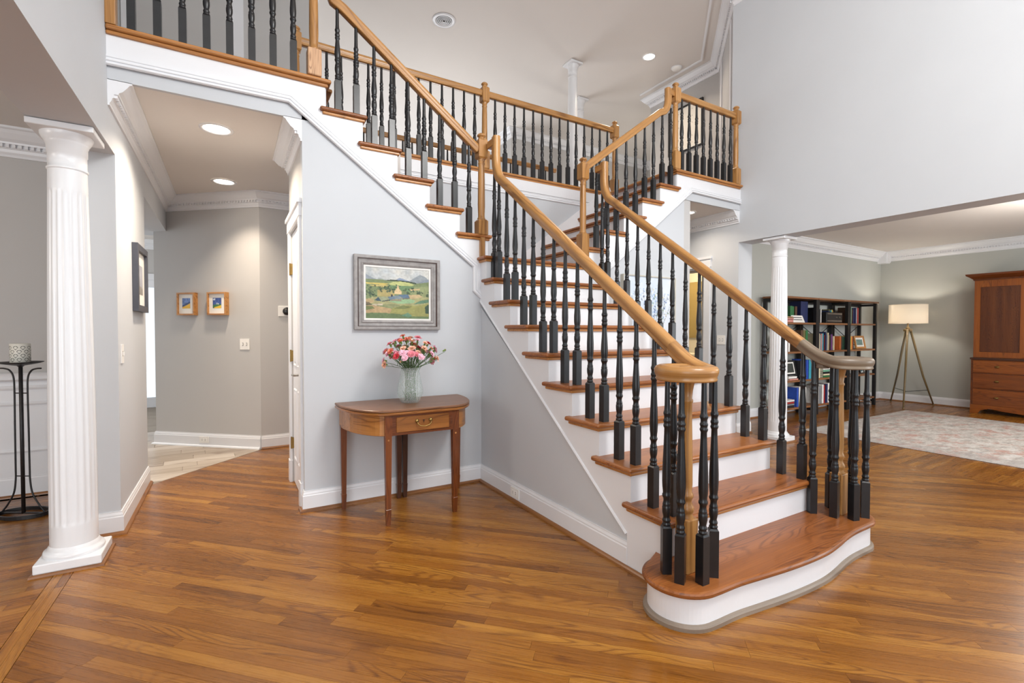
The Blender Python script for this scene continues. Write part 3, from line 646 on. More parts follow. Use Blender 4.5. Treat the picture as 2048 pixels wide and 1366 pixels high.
rr_ = main_rail(3.025, (3.153, 1.452), .128, 1, 'right balustrade of the centre flight, ending in a greyed oak volute', [(3.027, 1.545), (3.068, 1.440), (3.121, 1.362), (3.221, 1.347), (3.262, 1.44), (3.215, 1.535)], (3.160, 1.462))
# landing newels belong to the side flights
lf = thing('stair_railing', 'balustrade climbing the left flight above the landscape painting', 'railing', (1.82, 3.56, LZ))
rf = thing('stair_railing', 'balustrade climbing the right flight above the blue floral painting', 'railing', (2.905, 3.56, LZ))
YR = 3.592
newel(lf, 1.822, YR, tz(11), 2.20, 2.70, 2.865, foot=LZ)
newel(rf, 2.905, YR, LZ+.02, 2.20, 2.70, 2.865)
def zlf(x): return 3.341+.739*(.963-x)+.045
def zrf(x): return 2.855+.7475*(x-3.022)+.045
handrail(lf, [(1.79, YR, zlf(1.79)), (1.2, YR, zlf(1.2)), (.72, YR, zlf(.72))]+[(.655, YR, 3.60), (.632, YR, 3.655), (.628, YR, 3.72), (.628, YR, 3.86)], side=(0, 1, 0), flip=-1)
handrail(rf, [(2.94, YR, zrf(2.94)), (3.5, YR, zrf(3.5)), (3.93, YR, zrf(3.93)), (3.99, YR, 3.60), (4.03, YR, 3.645), (4.05, YR, 3.70), (4.056, YR, 3.76), (4.056, YR, 3.862)], side=(0, -1, 0), flip=-1)
MB().rbox(4.03, 4.14, YR-.026, YR+.026, 3.79, 3.85, .006, 2).build('rail_return', 'oak_rail', rf, (1, 0, 0))
MB().rbox(.55, .65, YR-.026, YR+.026, 3.79, 3.85, .006, 2).build('rail_return', 'oak_rail', lf, (1, 0, 0))
for k in range(11, 16):
    for j in (0, 1):
        if k == 11 and j == 0: continue
        x = xl(k)-.045-j*.129; baluster(lf, x, YR, tz(k), round(zlf(x)-.044-tz(k), 3))
        x = xr(k)+.025+j*.129; baluster(rf, x, YR, tz(k), round(zrf(x)-.044-tz(k), 3))
lb = thing('balcony_railing', 'level railing on the left balcony, cut by the top of the picture', 'railing', (0, YR, F2))
rb = thing('balcony_railing', 'short level railing on the right balcony beside the tall white wall', 'railing', (4.7, YR, F2))
bb = thing('balcony_railing', 'long level railing of the upper landing behind the stairs', 'railing', (2.4, YB, F2))
fb = thing('balcony_railing', 'far level railing overlooking the family room', 'railing', (2.7, 6.26, F2))
ZR = 3.83; RL = RP
newel(lb, .52, YR, F2, F2+.185, 3.73, 3.90, rawbase=True)
MB().rbox(XL, XL+.05, YR-.035, YR+.035, F2, 3.95, .004, 2).build('half_newel', 'oak_rail', lb, (0, 0, 1))
handrail(lb, [(XL+.03, YR, ZR), (.49, YR, ZR)])
for i in range(8): baluster(lb, -.482+i*.1245, YR, F2, ZR-.034-F2)
newel(rb, 4.172, YR, F2, F2+.19, 3.73, 3.90)
newel(rb, 5.225, YR, F2, F2+.19, 3.73, 3.90)
handrail(rb, [(4.2, YR, ZR), (5.19, YR, ZR)])
for i in range(8): baluster(rb, 4.275+i*.121, YR, F2, ZR-.034-F2)
for x in (.525, 2.392, 4.262): newel(bb, x, YB-.005, F2, F2+.19, 3.73, 3.90)
handrail(bb, [(.55, YB-.005, ZR), (2.36, YB-.005, ZR)]); handrail(bb, [(2.42, YB-.005, ZR), (4.23, YB-.005, ZR)])
for i in range(14):
    baluster(bb, .655+i*.1245, YB-.005, F2, ZR-.034-F2); baluster(bb, 2.522+i*.1245, YB-.005, F2, ZR-.034-F2)
handrail(fb, [(.86, 6.26, ZR), (4.5, 6.26, ZR)])
for i in range(28): baluster(fb, .98+i*.128, 6.26, F2, ZR-.034-F2)
# ------------------------------------------------------------------ columns
def column(name, label, x, y, z0, z1, r0=.101, fl_=True, base_mat='shoe_oak', seg=100, nfl=20):
    c = thing(name, label, 'column', (x, y, z0)); H = z1-z0
    hb = r0*1.36
    MB().rbox(x-hb, x+hb, y-hb, y+hb, z0+.012, z0+.062, .006, 2).build('plinth', 'column_white', c)
    if base_mat: MB().sweep([(0, 0), (.014, 0), (.012, .010), (0, .014)], [(x-hb, y-hb, z0), (x+hb, y-hb, z0), (x+hb, y+hb, z0), (x-hb, y+hb, z0)], closed=True, flip=-1).build('shoe_moulding', base_mat, c, (1, 0, 0))
    MB().lathe([(r0*1.25, .060), (r0*1.29, .072), (r0*1.25, .086), (r0*1.12, .090), (r0*1.11, .100), (r0*1.0, .116)], 40, x, y, z0).build('torus_base', 'column_white', c)
    zt = H-.225; fa, fb_ = .22, zt-.105
    def flute(r, z, a):
        if not fl_ or z <= fa or z >= fb_: return r
        e = min(1, (z-fa)/.03, (fb_-z)/.03); t = (a*nfl/(2*math.pi)) % 1
        d = abs(t-.5)*2
        return r-(.0062*e*math.sqrt(max(0, 1-(d/.76)**2)) if d < .76 else 0)
    zz = [.10, fa-.001, fa+.005, fa+.012, fa+.02, fa+.03]+[fa+.03+(fb_-fa-.06)*i/12 for i in range(1, 12)]+[fb_-.03, fb_-.02, fb_-.012, fb_-.005, fb_+.001, zt]
    def rad(z): t = z/zt; return r0*(1-.20*max(0, (t-.2)/.8)**1.4)
    MB().lathe([(rad(z), z) for z in zz], seg, x, y, z0, flute=flute).build('shaft', 'column_white', c)
    rt_ = rad(zt)
    MB().lathe([(rt_, zt-.002), (rt_*1.06, zt+.001), (rt_*1.07, zt+.006), (rt_*1.06, zt+.011), (rt_*1.0, zt+.013), (rt_*1.0, zt+.085), (rt_*1.04, zt+.087), (rt_*1.05, zt+.135), (rt_*1.10, zt+.138), (rt_*1.10, zt+.145), (rt_*1.17, zt+.152), (rt_*1.28, zt+.168), (rt_*1.35, zt+.182), (rt_*1.36, zt+.193)], 40, x, y, z0).build('capital', 'column_white', c)
    ha = r0*1.32
    MB().rbox(x-ha, x+ha, y-ha, y+ha, z1-.034, z1-.003, .003, 1).build('abacus', 'column_white', c)
    return c
column('fluted_column', 'large fluted white column at the dining room opening', -.748, 3.46, 0, 2.35)
column('fluted_column', 'fluted white column at the living room opening, beyond the stairs', 5.475, 3.19, 0, 2.35, .097)
column('round_column', 'plain white upper column at the end of the far railing', 4.60, 5.95, F2, CEIL, .085, False, None, 40)
column('round_column', 'farther white upper column with a small capital', 5.42, 6.8, F2-.4, CEIL, .085, False, None, 40)
# ------------------------------------------------------------------ doors
door = struct('door_1', MB().box(.452, .487, 3.762, 4.368, .008, 2.066), 'trim', label='white panel door in the left hall')
def panel(a0, a1, z0, z1, arch=0):
    pts = [(a0, z0), (a1, z0), (a1, z1)]+([((a0+a1)/2+(a1-a0)/2*math.cos(math.pi*i/10), z1+arch*math.sin(math.pi*i/10)) for i in range(1, 10)] if arch else [])+[(a0, z1)]
    mb = MB(); c = ((a0+a1)/2, (z0+z1)/2)
    def sh(d): return [(c[0]+(p[0]-c[0])*(1-d/abs(a1-a0)*2), c[1]+(p[1]-c[1])*(1-d/abs(z1-z0)*2)) for p in pts]
    R = [(sh(0), .452), (sh(.010), .444), (sh(.022), .452), (sh(.04), .446)]; n = len(pts); vs = []; fs = []
    for q, x in R: vs += [(x, y, z) for y, z in q]
    for i in range(3): fs += [(i*n+j, i*n+(j+1) % n, (i+1)*n+(j+1) % n, (i+1)*n+j) for j in range(n)]
    fs.append(tuple(range(3*n, 4*n))); mb.add(vs, fs); mb.build('door_panel', 'trim', door)
for a0, a1 in ((3.84, 4.03), (4.10, 4.29)):
    panel(a0, a1, .22, .80); panel(a0, a1, .98, 1.72, .1)
for z in (.33, 1.06, 1.78):
    MB().box(.436, .454, 4.352, 4.366, z-.045, z+.045).lathe([(.007, -.05), (.007, .05)], 10, .434, 4.372, z).build('hinge', 'brass', door)
h = MB().lathe([(.026, 0), (.026, .008)], 16, rot=Matrix.Rotation(-math.pi/2, 3, 'Y'), cx=.452, cy=3.83, cz=.94).tube([(.45, 3.83, .94), (.405, 3.83, .94), (.40, 3.845, .94), (.40, 3.93, .935)], .008).build('lever_handle', 'nickel', door)
cas = struct('trim_18', MB().box(.424, .44, 3.67, 3.76, .18, 2.08).box(.418, .44, 3.66, 3.765, 0, .18).box(.424, .44, 4.37, 4.45, .18, 2.08).box(.418, .44, 4.365, 4.455, 0, .18).box(.420, .44, 3.66, 4.46, 2.08, 2.17), 'trim', label='white door casing in the left hall')
MB().box(.408, .44, 3.645, 4.475, 2.17, 2.20).build('casing_cap', 'trim', cas)
d2 = struct('door_2', MB().box(-1.32, -1.25, 9.78, 9.86, 0, 2.1).box(-.96, -.88, 9.78, 9.86, 0, 2.1).box(-1.25, -.96, 9.78, 9.86, 1.98, 2.1).box(-1.25, -.96, 9.78, 9.86, 0, .16), 'trim', label='white glazed kitchen door to the bright garden')
MB().box(-1.25, -.96, 9.81, 9.82, .16, 1.98).build('glass_pane', 'window_glass', d2)
MB().box(-.945, -.925, 9.76, 9.78, .95, 1.2).tube([(-.935, 9.76, 1.0), (-.935, 9.72, 1.02), (-.935, 9.72, 1.13), (-.935, 9.76, 1.15)], .008).build('door_handle', 'nickel', d2)
MB().box(-1.36, -.84, 9.76, 9.8, 2.1, 2.2).build('door_casing', 'trim', d2)
c3 = struct('trim_19', MB().box(XR-.018, XR, 4.0, 4.09, 0, 2.10).box(XR-.018, XR, 4.9, 4.99, 0, 2.10).box(XR-.018, XR, 3.99, 5.0, 2.10, 2.2).box(XR-.03, XR, 3.975, 5.015, 2.2, 2.23), 'trim', label='white casing of the powder room doorway in the right hall')
struct('trim_20', MB().box(.02, .06, 6.082, 6.1, F2, F2+2.1).box(.06, .16, 6.086, 6.1, F2, F2+2.1).box(-.9, -.8, 6.082, 6.1, F2, F2+2.1).box(-.95, .2, 6.082, 6.1, F2+2.1, F2+2.22), 'trim', label='white door casing upstairs behind the left balcony')
struct('trim_22', MB().prism([(6.16, 4.45), (6.24, 4.525), (6.225, 4.541), (6.145, 4.466)], F2, F2+2.15).prism([(5.46, 3.81), (5.54, 3.885), (5.525, 3.901), (5.445, 3.826)], F2, F2+2.15), 'trim', label='white door casing on the angled upper wall')
# powder room: vanity and mirror
pm = thing('framed_mirror', 'plain bronze mirror in the warm-lit powder room', 'mirror', (7.27, 5.9, 1.15))
MB().box(7.27, 7.298, 5.45, 6.35, 1.15, 2.16).build('mirror_panel', 'mirror_tone' if 'mirror_tone' in MATS else paint('mirror_tone', S(140, 124, 84), .35, .1, 2.).name, pm)
van = thing('vanity_cabinet', 'white vanity counter glimpsed in the powder room', 'cabinet', (7.05, 5.9, 0))
MB().rbox(6.80, 7.29, 5.3, 6.45, .84, .88, .006, 2).build('counter_top', 'plate', van)
MB().box(6.84, 7.29, 5.33, 6.42, 0, .84).build('cabinet_body', 'slot', van)
pl = bpy.data.lights.new('powder_room_lamp', 'POINT'); pl.energy = 28; pl.color = (1, .76, .42); pl.shadow_soft_size = .1
po = bpy.data.objects.new('powder_room_lamp', pl); COL.objects.link(po); po.location = (6.5, 5.4, 2.25)
# ------------------------------------------------------------------ recessed lights, vent, detector
def can(label, x, y, z, r=.075, power=14, dirz=-1, spread=2.4):
    t = thing('recessed_light', label, 'ceiling light', (x, y, z))
    MB().lathe([(r*1.3, -.004), (r*1.28, -.008), (r*1.02, -.008), (r*.98, -.002)], 28, x, y, z, cap=False).build('trim_ring', 'trim', t)
    MB().lathe([(.001, -.0025), (r*.99, -.0025)], 28, x, y, z, cap=False).build('lens', 'can_glow', t)
    if power: area_light('recessed_lamp', (x, y, z-.012), r*1.8, power, WARM, (0, 0, -1), spread=spread)
can('nearer recessed light in the left hall ceiling', -.071, 4.087, HC, .085, 11.)
can('farther recessed light in the left hall ceiling', -.038, 5.488, HC, .085, 5., spread=1.7)
can('recessed light in the high ceiling above the right stair flight', 5.469, 5.213, CEIL, .08, 8)
can('small recessed light in the right hall ceiling', 4.87, 3.98, HC, .07, 2.2)
v = thing('ceiling_vent', 'round white ceiling vent with concentric dark rings', 'vent', (2.489, 6.002, CEIL))
MB().lathe([(.155, -.003), (.15, -.012), (.108, -.012), (.104, -.004)], 32, 2.489, 6.002, CEIL, cap=False).build('flange', 'trim', v)
for i, r in enumerate((.09, .068, .046, .024)): MB().lathe([(r+.007, -.008), (r+.006, -.018), (r-.003, -.014), (r-.003, -.008)], 28, 2.489, 6.002, CEIL, cap=False).build('louvre_ring', 'trim', v)
MB().lathe([(.001, -.004), (.106, -.004)], 28, 2.489, 6.002, CEIL, cap=False).build('duct_mouth', 'slot', v)
t = thing('smoke_detector', 'round white smoke detector beside the ceiling moulding', 'detector', (6.07, 5.21, CEIL))
MB().lathe([(.075, -.001), (.075, -.012), (.065, -.03), (.04, -.04), (.001, -.042)], 24, 6.07, 5.21, CEIL, cap=False).build('housing', 'plate', t)
MB().lathe([(.085, -.001), (.085, -.008), (.075, -.009)], 24, 6.07, 5.21, CEIL, cap=False).build('base_ring', 'trim', t)
# ------------------------------------------------------------------ wall plates (local frame: a along the wall, z up, n out of the wall)
class Frame:
    def __init__(s, o, a, n): s.o = Vector(o); s.a = Vector(a).normalized(); s.n = Vector(n).normalized()
    def pt(s, a, z, n): return tuple(s.o+s.a*a+s.n*n+Vector((0, 0, z)))
    def box(s, mb, a0, a1, z0, z1, n0, n1):
        vs = [s.pt(a, z, n) for z in (z0, z1) for n in (n0, n1) for a in (a0, a1)]
        return mb.add(vs, [(0, 2, 3, 1), (4, 5, 7, 6), (0, 1, 5, 4), (2, 6, 7, 3), (0, 4, 6, 2), (1, 3, 7, 5)])
H45 = Vector((-.876, .76, 0)).normalized(); N45 = Vector((-.76, -.876, 0)).normalized()
FR45 = Frame((.276, 5.75, 0), H45, N45)
def switch(label, fr, a, z, w=.115, h=.115, gang=2):
    t = thing('light_switch', label, 'switch', fr.pt(a, z-h/2, 0))
    mb = MB(); fr.box(mb, a-w/2, a+w/2, z-h/2, z+h/2, .0005, .006); mb.build('cover_plate', 'plate', t)
    for i in range(gang):
        c = a+(i-(gang-1)/2)*.046; mb = MB(); fr.box(mb, c-.005, c+.005, z-.012, z+.012, .006, .014); mb.build('toggle', 'plate', t)
        mb = MB(); fr.box(mb, c-.008, c+.008, z-.016, z+.016, .006, .0066); mb.build('toggle_slot', 'slot', t)
def outlet(label, fr, a, z, w=.115, h=.07):
    t = thing('wall_outlet', label, 'outlet', fr.pt(a, z-h/2, 0))
    mb = MB(); fr.box(mb, a-w/2, a+w/2, z-h/2, z+h/2, .0005, .006); mb.build('cover_plate', 'plate', t)
    for i in (-1, 1):
        mb = MB(); fr.box(mb, a+i*.02-.015, a+i*.02+.015, z-.017, z+.017, .006, .008); o = mb.build('socket', 'plate', t)
        for q in (-.006, .006): mb = MB(); fr.box(mb, a+i*.02+.003-.006, a+i*.02+.003+.004, z+q-.0015, z+q+.0015, .008, .0085); mb.build('slot', 'slot', o)
switch('double white switch on the angled hall wall below the small prints', FR45, .186, 1.123)
outlet('white outlet in the baseboard of the angled hall wall', Frame((.276+N45.x*.016, 5.75+N45.y*.016, 0), H45, N45), .69, .075)
outlet('white outlet in the baseboard under the stairs', Frame((X0+.012-.016, 0, 0), (0, 1, 0), (-1, 0, 0)), 3.015, .068)
switch('white dimmer switch on the left hall corner wall', Frame((XL, 0, 0), (0, 1, 0), (1, 0, 0)), 3.90, 1.12, .075, .12, 1)
switch('white switch beside the living room opening', Frame((XR, 0, 0), (0, 1, 0), (-1, 0, 0)), 3.835, 1.16)
t = thing('thermostat', 'round black thermostat on a white plate in the hall', 'thermostat', (.51, 5.75, 1.43))
MB().rbox(.45, .60, 5.738, 5.7495, 1.425, 1.537, .003, 1).build('wall_plate', 'plate', t)
MB().lathe([(.042, 0), (.042, .018), (.038, .024), (.001, .025)], 24, .535, 5.738, 1.481, rot=Matrix.Rotation(math.pi/2, 3, 'X')).build('dial', 'black_paint', t)
# ------------------------------------------------------------------ pictures
def raster(W, H, fn):
    img = np.zeros((H, W, 3)); fn(img); return np.clip(img, 0, 1)
YY = lambda H: np.linspace(0, 1, H)[:, None]; XX = lambda W: np.linspace(0, 1, W)[None, :]
def poly_fill(img, pts, col, soft=1.0):
    H, W = img.shape[:2]; x = np.broadcast_to(XX(W), (H, W)); y = np.broadcast_to(YY(H), (H, W)); ins = np.zeros((H, W), bool); n = len(pts)
    for i in range(n):
        (x1, y1), (x2, y2) = pts[i], pts[(i+1) % n]
        if y1 == y2: continue
        c = ((y1 > y) != (y2 > y)) & (x < (x2-x1)*(y-y1)/(y2-y1)+x1); ins ^= c
    c = np.array(S(*col)[:3]); img[ins] = img[ins]*(1-soft)+c*soft
NR = np.random.RandomState(5)
def vnoise(H, W, f):
    g = NR.rand(f+2, f+2); y = np.linspace(0, f, H); x = np.linspace(0, f, W); yi = y.astype(int); xi = x.astype(int); fy = (y-yi)[:, None]; fx = (x-xi)[None, :]
    fy = fy*fy*(3-2*fy); fx = fx*fx*(3-2*fx)
    return (g[yi][:, xi]*(1-fy)*(1-fx)+g[yi+1][:, xi]*fy*(1-fx)+g[yi][:, xi+1]*(1-fy)*fx+g[yi+1][:, xi+1]*fy*fx)
def image_mesh(name, img, P00, PU, PV, mat, parent, **k):
    """img rows from the top; P00 top-left corner, PU across, PV down"""
    H, W = img.shape[:2]; P00, PU, PV = Vector(P00), Vector(PU), Vector(PV)
    vs = [tuple(P00+PU*(i/(W-1))+PV*(j/(H-1))) for j in range(H) for i in range(W)]
    fs = [(j*W+i, (j+1)*W+i, (j+1)*W+i+1, j*W+i+1) for j in range(H-1) for i in range(W-1)]
    me = bpy.data.meshes.new(name); me.from_pydata(vs, [], fs); me.materials.append(MATS[mat])
    a = me.color_attributes.new('Col', 'FLOAT_COLOR', 'POINT'); buf = np.ones((H*W, 4)); buf[:, :3] = img.reshape(-1, 3); a.data.foreach_set('color', buf.ravel())
    return link(name, me, parent, **k)
def landscape(img):
    H, W = img.shape[:2]; y = np.broadcast_to(YY(H), (H, W))
    a = vnoise(H, W, 6)*.6+vnoise(H, W, 14)*.4
    img[:] = (np.array(S(176, 188, 196)[:3])*(1-a[..., None])+np.array(S(226, 222, 208)[:3])*a[..., None])
    poly_fill(img, [(-.1, .12), (0, .13), (.06, .18), (.16, .23), (.3, .25), (.3, .3), (-.1, .3)], (150, 162, 172))
    poly_fill(img, [(.1, .26), (.22, .2), (.34, .24), (.42, .27), (.1, .3)], (168, 178, 176))
    poly_fill(img, [(.44, .25), (.52, .18), (.60, .21), (.70, .25), (.7, .3), (.44, .3)], (134, 152, 180))
    poly_fill(img, [(.64, .28), (.74, .18), (.85, .10), (.93, .13), (1.0, .20), (1.1, .2), (1.1, .36), (.64, .34)], (150, 160, 166))
    poly_fill(img, [(.8, .3), (.92, .2), (1.02, .18), (1.02, .34), (.8, .36)], (128, 142, 158), .7)
    poly_fill(img, [(-.1, .24), (.2, .235), (.45, .25), (.8, .28), (1.1, .22), (1.1, 1.1), (-.1, 1.1)], (128, 146, 92))
    poly_fill(img, [(0, .30), (.1, .30), (.36, .30), (.3, .335), (.02, .33)], (222, 196, 76))
    poly_fill(img, [(.05, .345), (.35, .335), (.3, .38), (.1, .37)], (206, 184, 96))
    poly_fill(img, [(.35, .31), (.42, .27), (.55, .25), (.66, .27), (.76, .31), (.7, .34), (.38, .34)], (196, 202, 116))
    poly_fill(img, [(.3, .245), (.4, .225), (.55, .235), (.7, .25), (.79, .27), (.79, .295), (.7, .275), (.5, .25), (.32, .25)], (52, 70, 50))
    poly_fill(img, [(.35, .34), (.7, .335), (.85, .37), (.7, .45), (.4, .42)], (112, 150, 96))
    poly_fill(img, [(.75, .36), (1.05, .32), (1.05, .62), (.7, .5)], (150, 162, 104))
    poly_fill(img, [(.66, .40), (.86, .38), (.84, .41), (.7, .43)], (210, 178, 120))
    poly_fill(img, [(.18, .43), (.44, .43), (.44, .56), (.18, .56)], (196, 172, 92), .8)
    rnd = random.Random(3)
    for cx, cy, r, n in ((.07, .48, .08, 26), (.12, .56, .06, 16), (.03, .42, .05, 10), (.24, .42, .06, 18), (.33, .42, .055, 16), (.41, .44, .05, 14), (.49, .36, .04, 8), (.62, .44, .05, 12), (.70, .43, .05, 12), (.80, .46, .03, 6), (.85, .49, .045, 12), (.97, .52, .05, 12), (.95, .79, .06, 20), (.98, .86, .05, 14)):
        for i in range(n):
            x, yv = cx+rnd.gauss(0, r*.5), cy+rnd.gauss(0, r*.6); q = rnd.uniform(.008, .022)
            c = rnd.choice([(62, 88, 58), (48, 72, 52), (86, 112, 66), (70, 96, 72)])
            poly_fill(img, [(x-q, yv), (x, yv-q*1.2), (x+q, yv), (x, yv+q*1.2)], c, .9)
    poly_fill(img, [(.1, .58), (.7, .52), (1.05, .56), (1.05, .75), (.5, .75), (0, .7)], (172, 168, 108))
    poly_fill(img, [(.66, .52), (.84, .50), (.9, .55), (.7, .6)], (206, 178, 122))
    poly_fill(img, [(.36, .62), (.7, .60), (.78, .63), (.74, .68), (.5, .70), (.36, .66)], (150, 190, 136))
    poly_fill(img, [(.44, .51), (.44, .45), (.475, .40), (.485, .35), (.505, .35), (.515, .40), (.555, .455), (.555, .51)], (228, 196, 138))
    poly_fill(img, [(.488, .35), (.488, .335), (.503, .335), (.503, .35)], (236, 220, 190))
    poly_fill(img, [(.13, .645), (.19, .575), (.24, .66)], (58, 86, 104)); poly_fill(img, [(.19, .575), (.33, .57), (.375, .625), (.24, .66)], (158, 166, 126))
    poly_fill(img, [(.24, .655), (.375, .62), (.375, .64), (.25, .668)], (54, 66, 70))
    poly_fill(img, [(.33, .57), (.42, .545), (.47, .60), (.375, .625)], (104, 128, 148)); poly_fill(img, [(.42, .545), (.50, .53), (.56, .60), (.47, .605)], (124, 142, 152))
    poly_fill(img, [(.38, .62), (.55, .60), (.55, .645), (.38, .65)], (150, 140, 110)); poly_fill(img, [(.5, .54), (.52, .515), (.66, .51), (.68, .57), (.57, .585)], (88, 118, 146))
    poly_fill(img, [(.57, .585), (.68, .57), (.68, .595), (.57, .61)], (120, 116, 100)); poly_fill(img, [(.385, .57), (.385, .52), (.41, .52), (.41, .56)], (62, 58, 66))
    poly_fill(img, [(0, .62), (.08, .61), (.14, .66), (.1, .70), (0, .72)], (196, 168, 112)); poly_fill(img, [(-.1, .66), (.05, .68), (.1, .73), (0, .75), (-.1, .74)], (96, 82, 62), .8)
    poly_fill(img, [(.1, .72), (.26, .70), (.26, .735), (.1, .75)], (206, 190, 158)); poly_fill(img, [(.26, .72), (.4, .70), (.54, .73), (.44, .79), (.28, .75)], (142, 148, 96))
    poly_fill(img, [(-.1, .75), (.12, .74), (.4, .8), (.45, .9), (-.1, .95)], (190, 158, 104)); poly_fill(img, [(-.1, .76), (.1, .76), (.14, .8), (0, .84), (-.1, .83)], (116, 128, 66))
    poly_fill(img, [(.4, .79), (.6, .72), (.8, .73), (1.05, .66), (1.05, 1.1), (.5, 1.1), (.36, .92)], (160, 158, 78))
    poly_fill(img, [(.42, .8), (.56, .73), (.72, .75), (.6, .80)], (120, 128, 66)); poly_fill(img, [(.74, .70), (.86, .62), (1.05, .58), (1.05, .64), (.9, .68)], (92, 134, 102))
    poly_fill(img, [(-.1, .9), (.2, .88), (.5, .9), (.7, .94), (1.1, .95), (1.1, 1.1), (-.1, 1.1)], (104, 128, 78)); poly_fill(img, [(.55, .93), (.65, .87), (.72, .93), (.66, .97)], (96, 156, 126), .8)
    poly_fill(img, [(.93, .75), (.98, .70), (1.05, .72), (1.05, .9), (.94, .88)], (58, 84, 62))
    img *= (.86+.28*vnoise(H, W, 40)[..., None]); img *= (.9+.2*vnoise(H, W, 12)[..., None]); g = img.mean(2, keepdims=True); img[:] = (g+(img-g)*.82)*.86
def picture(name, label, fr, a0, a1, z0, z1, fw_, mat, depth, prof=None, cat='picture', n0=.001):
    """frame built as a mitred sweep"""
    t = thing(name, label, cat, fr.pt((a0+a1)/2, z0, 0)); N = fr.n
    pr = prof or [(0, 0), (depth, 0), (depth, fw_), (depth*.4, fw_), (0, fw_)]
    rings = []; mb = MB(); vs = []; fs = []; m = len(pr)
    for sx, sz in ((0, 0), (1, 0), (1, 1), (0, 1)):
        for nn, w in pr: vs.append(fr.pt((a0+w) if sx == 0 else (a1-w), (z0+w) if sz == 0 else (z1-w), nn+n0))
    for i in range(4):
        for j in range(m): fs.append((i*m+j, ((i+1) % 4)*m+j, ((i+1) % 4)*m+(j+1) % m, i*m+(j+1) % m))
    mb.add(vs, fs); mb.build('frame', mat, t, tuple(fr.a)); return t
def flat_rect(name, mat, fr, a0, a1, z0, z1, n0, n1, parent):
    mb = MB(); fr.box(mb, a0, a1, z0, z1, n0, n1); return mb.build(name, mat, parent)
FRW = Frame((0, YW+.012, 0), (1, 0, 0), (0, -1, 0))
paint('frame_grey', S(150, 146, 144), .5, .18, 25., .4); paint('liner', S(226, 224, 220), .6, .04)
t = picture('landscape_painting', 'oil painting of a farmstead landscape in a worn grey frame', FRW, .779, 1.441, 1.278, 1.829, .085, 'frame_grey', .03,
            [(0, 0), (.034, .0), (.036, .006), (.036, .022), (.026, .028), (.022, .048), (.028, .056), (.024, .066), (.014, .072), (0, .072)])
for a0, a1, z0, z1 in ((.804, 1.416, 1.300, 1.306), (.804, 1.416, 1.801, 1.807), (.804, .810, 1.306, 1.801), (1.410, 1.416, 1.306, 1.801)): flat_rect('frame_groove', 'mahogany_dark', FRW, a0, a1, z0, z1, .02, .0345, t)
for a0, a1, z0, z1 in ((.85, 1.37, 1.349, 1.363), (.85, 1.37, 1.744, 1.758), (.85, .864, 1.363, 1.744), (1.356, 1.37, 1.363, 1.744)): flat_rect('liner', 'liner', FRW, a0, a1, z0, z1, .008, .016, t)
image_mesh('canvas', raster(150, 118, landscape), FRW.pt(.863, 1.745, .0115), (.495, 0, 0), (0, 0, -.385), 'canvas_paint', t)
# blue floral canvas under the right flight
def floral(img):
    H, W = img.shape[:2]; a = vnoise(H, W, 5)*.7+vnoise(H, W, 18)*.3
    img[:] = np.array(S(196, 210, 226)[:3])*(1-a[..., None])+np.array(S(226, 230, 236)[:3])*a[..., None]
    rnd = random.Random(11)
    for i in range(16):
        x0 = .5+rnd.gauss(0, .06); x = rnd.uniform(.12, .92); yt = rnd.uniform(.08, .35)
        for k in range(14):
            t = k/14; xx = x0+(x-x0)*t; yy = .9+(yt-.9)*t; q = .004
            poly_fill(img, [(xx-q, yy+.03), (xx+q, yy+.03), (xx+q+(x-x0)/14, yy-.03), (xx-q+(x-x0)/14, yy-.03)], (92, 104, 112), .7)
    for i in range(420):
        t = rnd.random()**.8; x = .5+rnd.gauss(0, .10+.17*t); yy = .82-.66*t+rnd.gauss(0, .05); q = rnd.uniform(.008, .022)
        c = rnd.choice([(60, 92, 150), (88, 124, 178), (126, 160, 204), (44, 66, 112), (236, 240, 244), (160, 186, 214), (110, 138, 96), (214, 196, 130)])
        an = rnd.random()*6; poly_fill(img, [(x+q*math.cos(an), yy+q*math.sin(an)), (x-q*.6*math.sin(an), yy+q*.6*math.cos(an)), (x-q*math.cos(an), yy-q*math.sin(an)), (x+q*.6*math.sin(an), yy-q*.6*math.cos(an))], c, .85)
paint('frame_champagne', S(186, 180, 166), .35, .08, 20.)
t = picture('floral_painting', 'blue and white floral canvas in a slim champagne frame under the right flight', FRW, 3.40, 4.165, .98, 1.845, .012, 'frame_champagne', .045)
image_mesh('canvas', raster(110, 124, floral), FRW.pt(3.411, 1.834, .034), (.743, 0, 0), (0, 0, -.843), 'canvas_paint', t)
# two small prints in oak box frames
def print_a(img):
    img[:] = S(96, 122, 176)[:3]; H, W = img.shape[:2]; img *= (.7+.6*vnoise(H, W, 6)[..., None])
    poly_fill(img, [(0, .7), (.4, .55), (1, .3), (1, .6), (.5, .75), (0, .9)], (52, 70, 112)); poly_fill(img, [(0, .88), (.5, .7), (1, .5), (1, 1.1), (0, 1.1)], (226, 178, 42))
def print_b(img):
    img[:] = S(60, 84, 150)[:3]; H, W = img.shape[:2]; img *= (.7+.6*vnoise(H, W, 6)[..., None])
    poly_fill(img, [(0, .1), (.3, .05), (.3, .2), (.1, .25)], (200, 210, 224)); poly_fill(img, [(0, .7), (.5, .6), (1, .6), (1, .8), (0, .95)], (58, 110, 62)); poly_fill(img, [(0, 1.1), (.2, .9), (1, .7), (1, 1.1)], (232, 190, 40))
    for x in (.45, .55, .66): poly_fill(img, [(x-.03, .65), (x, .35), (x+.03, .65)], (226, 230, 226))
paint('mat_board', S(238, 235, 228), .8, .01)
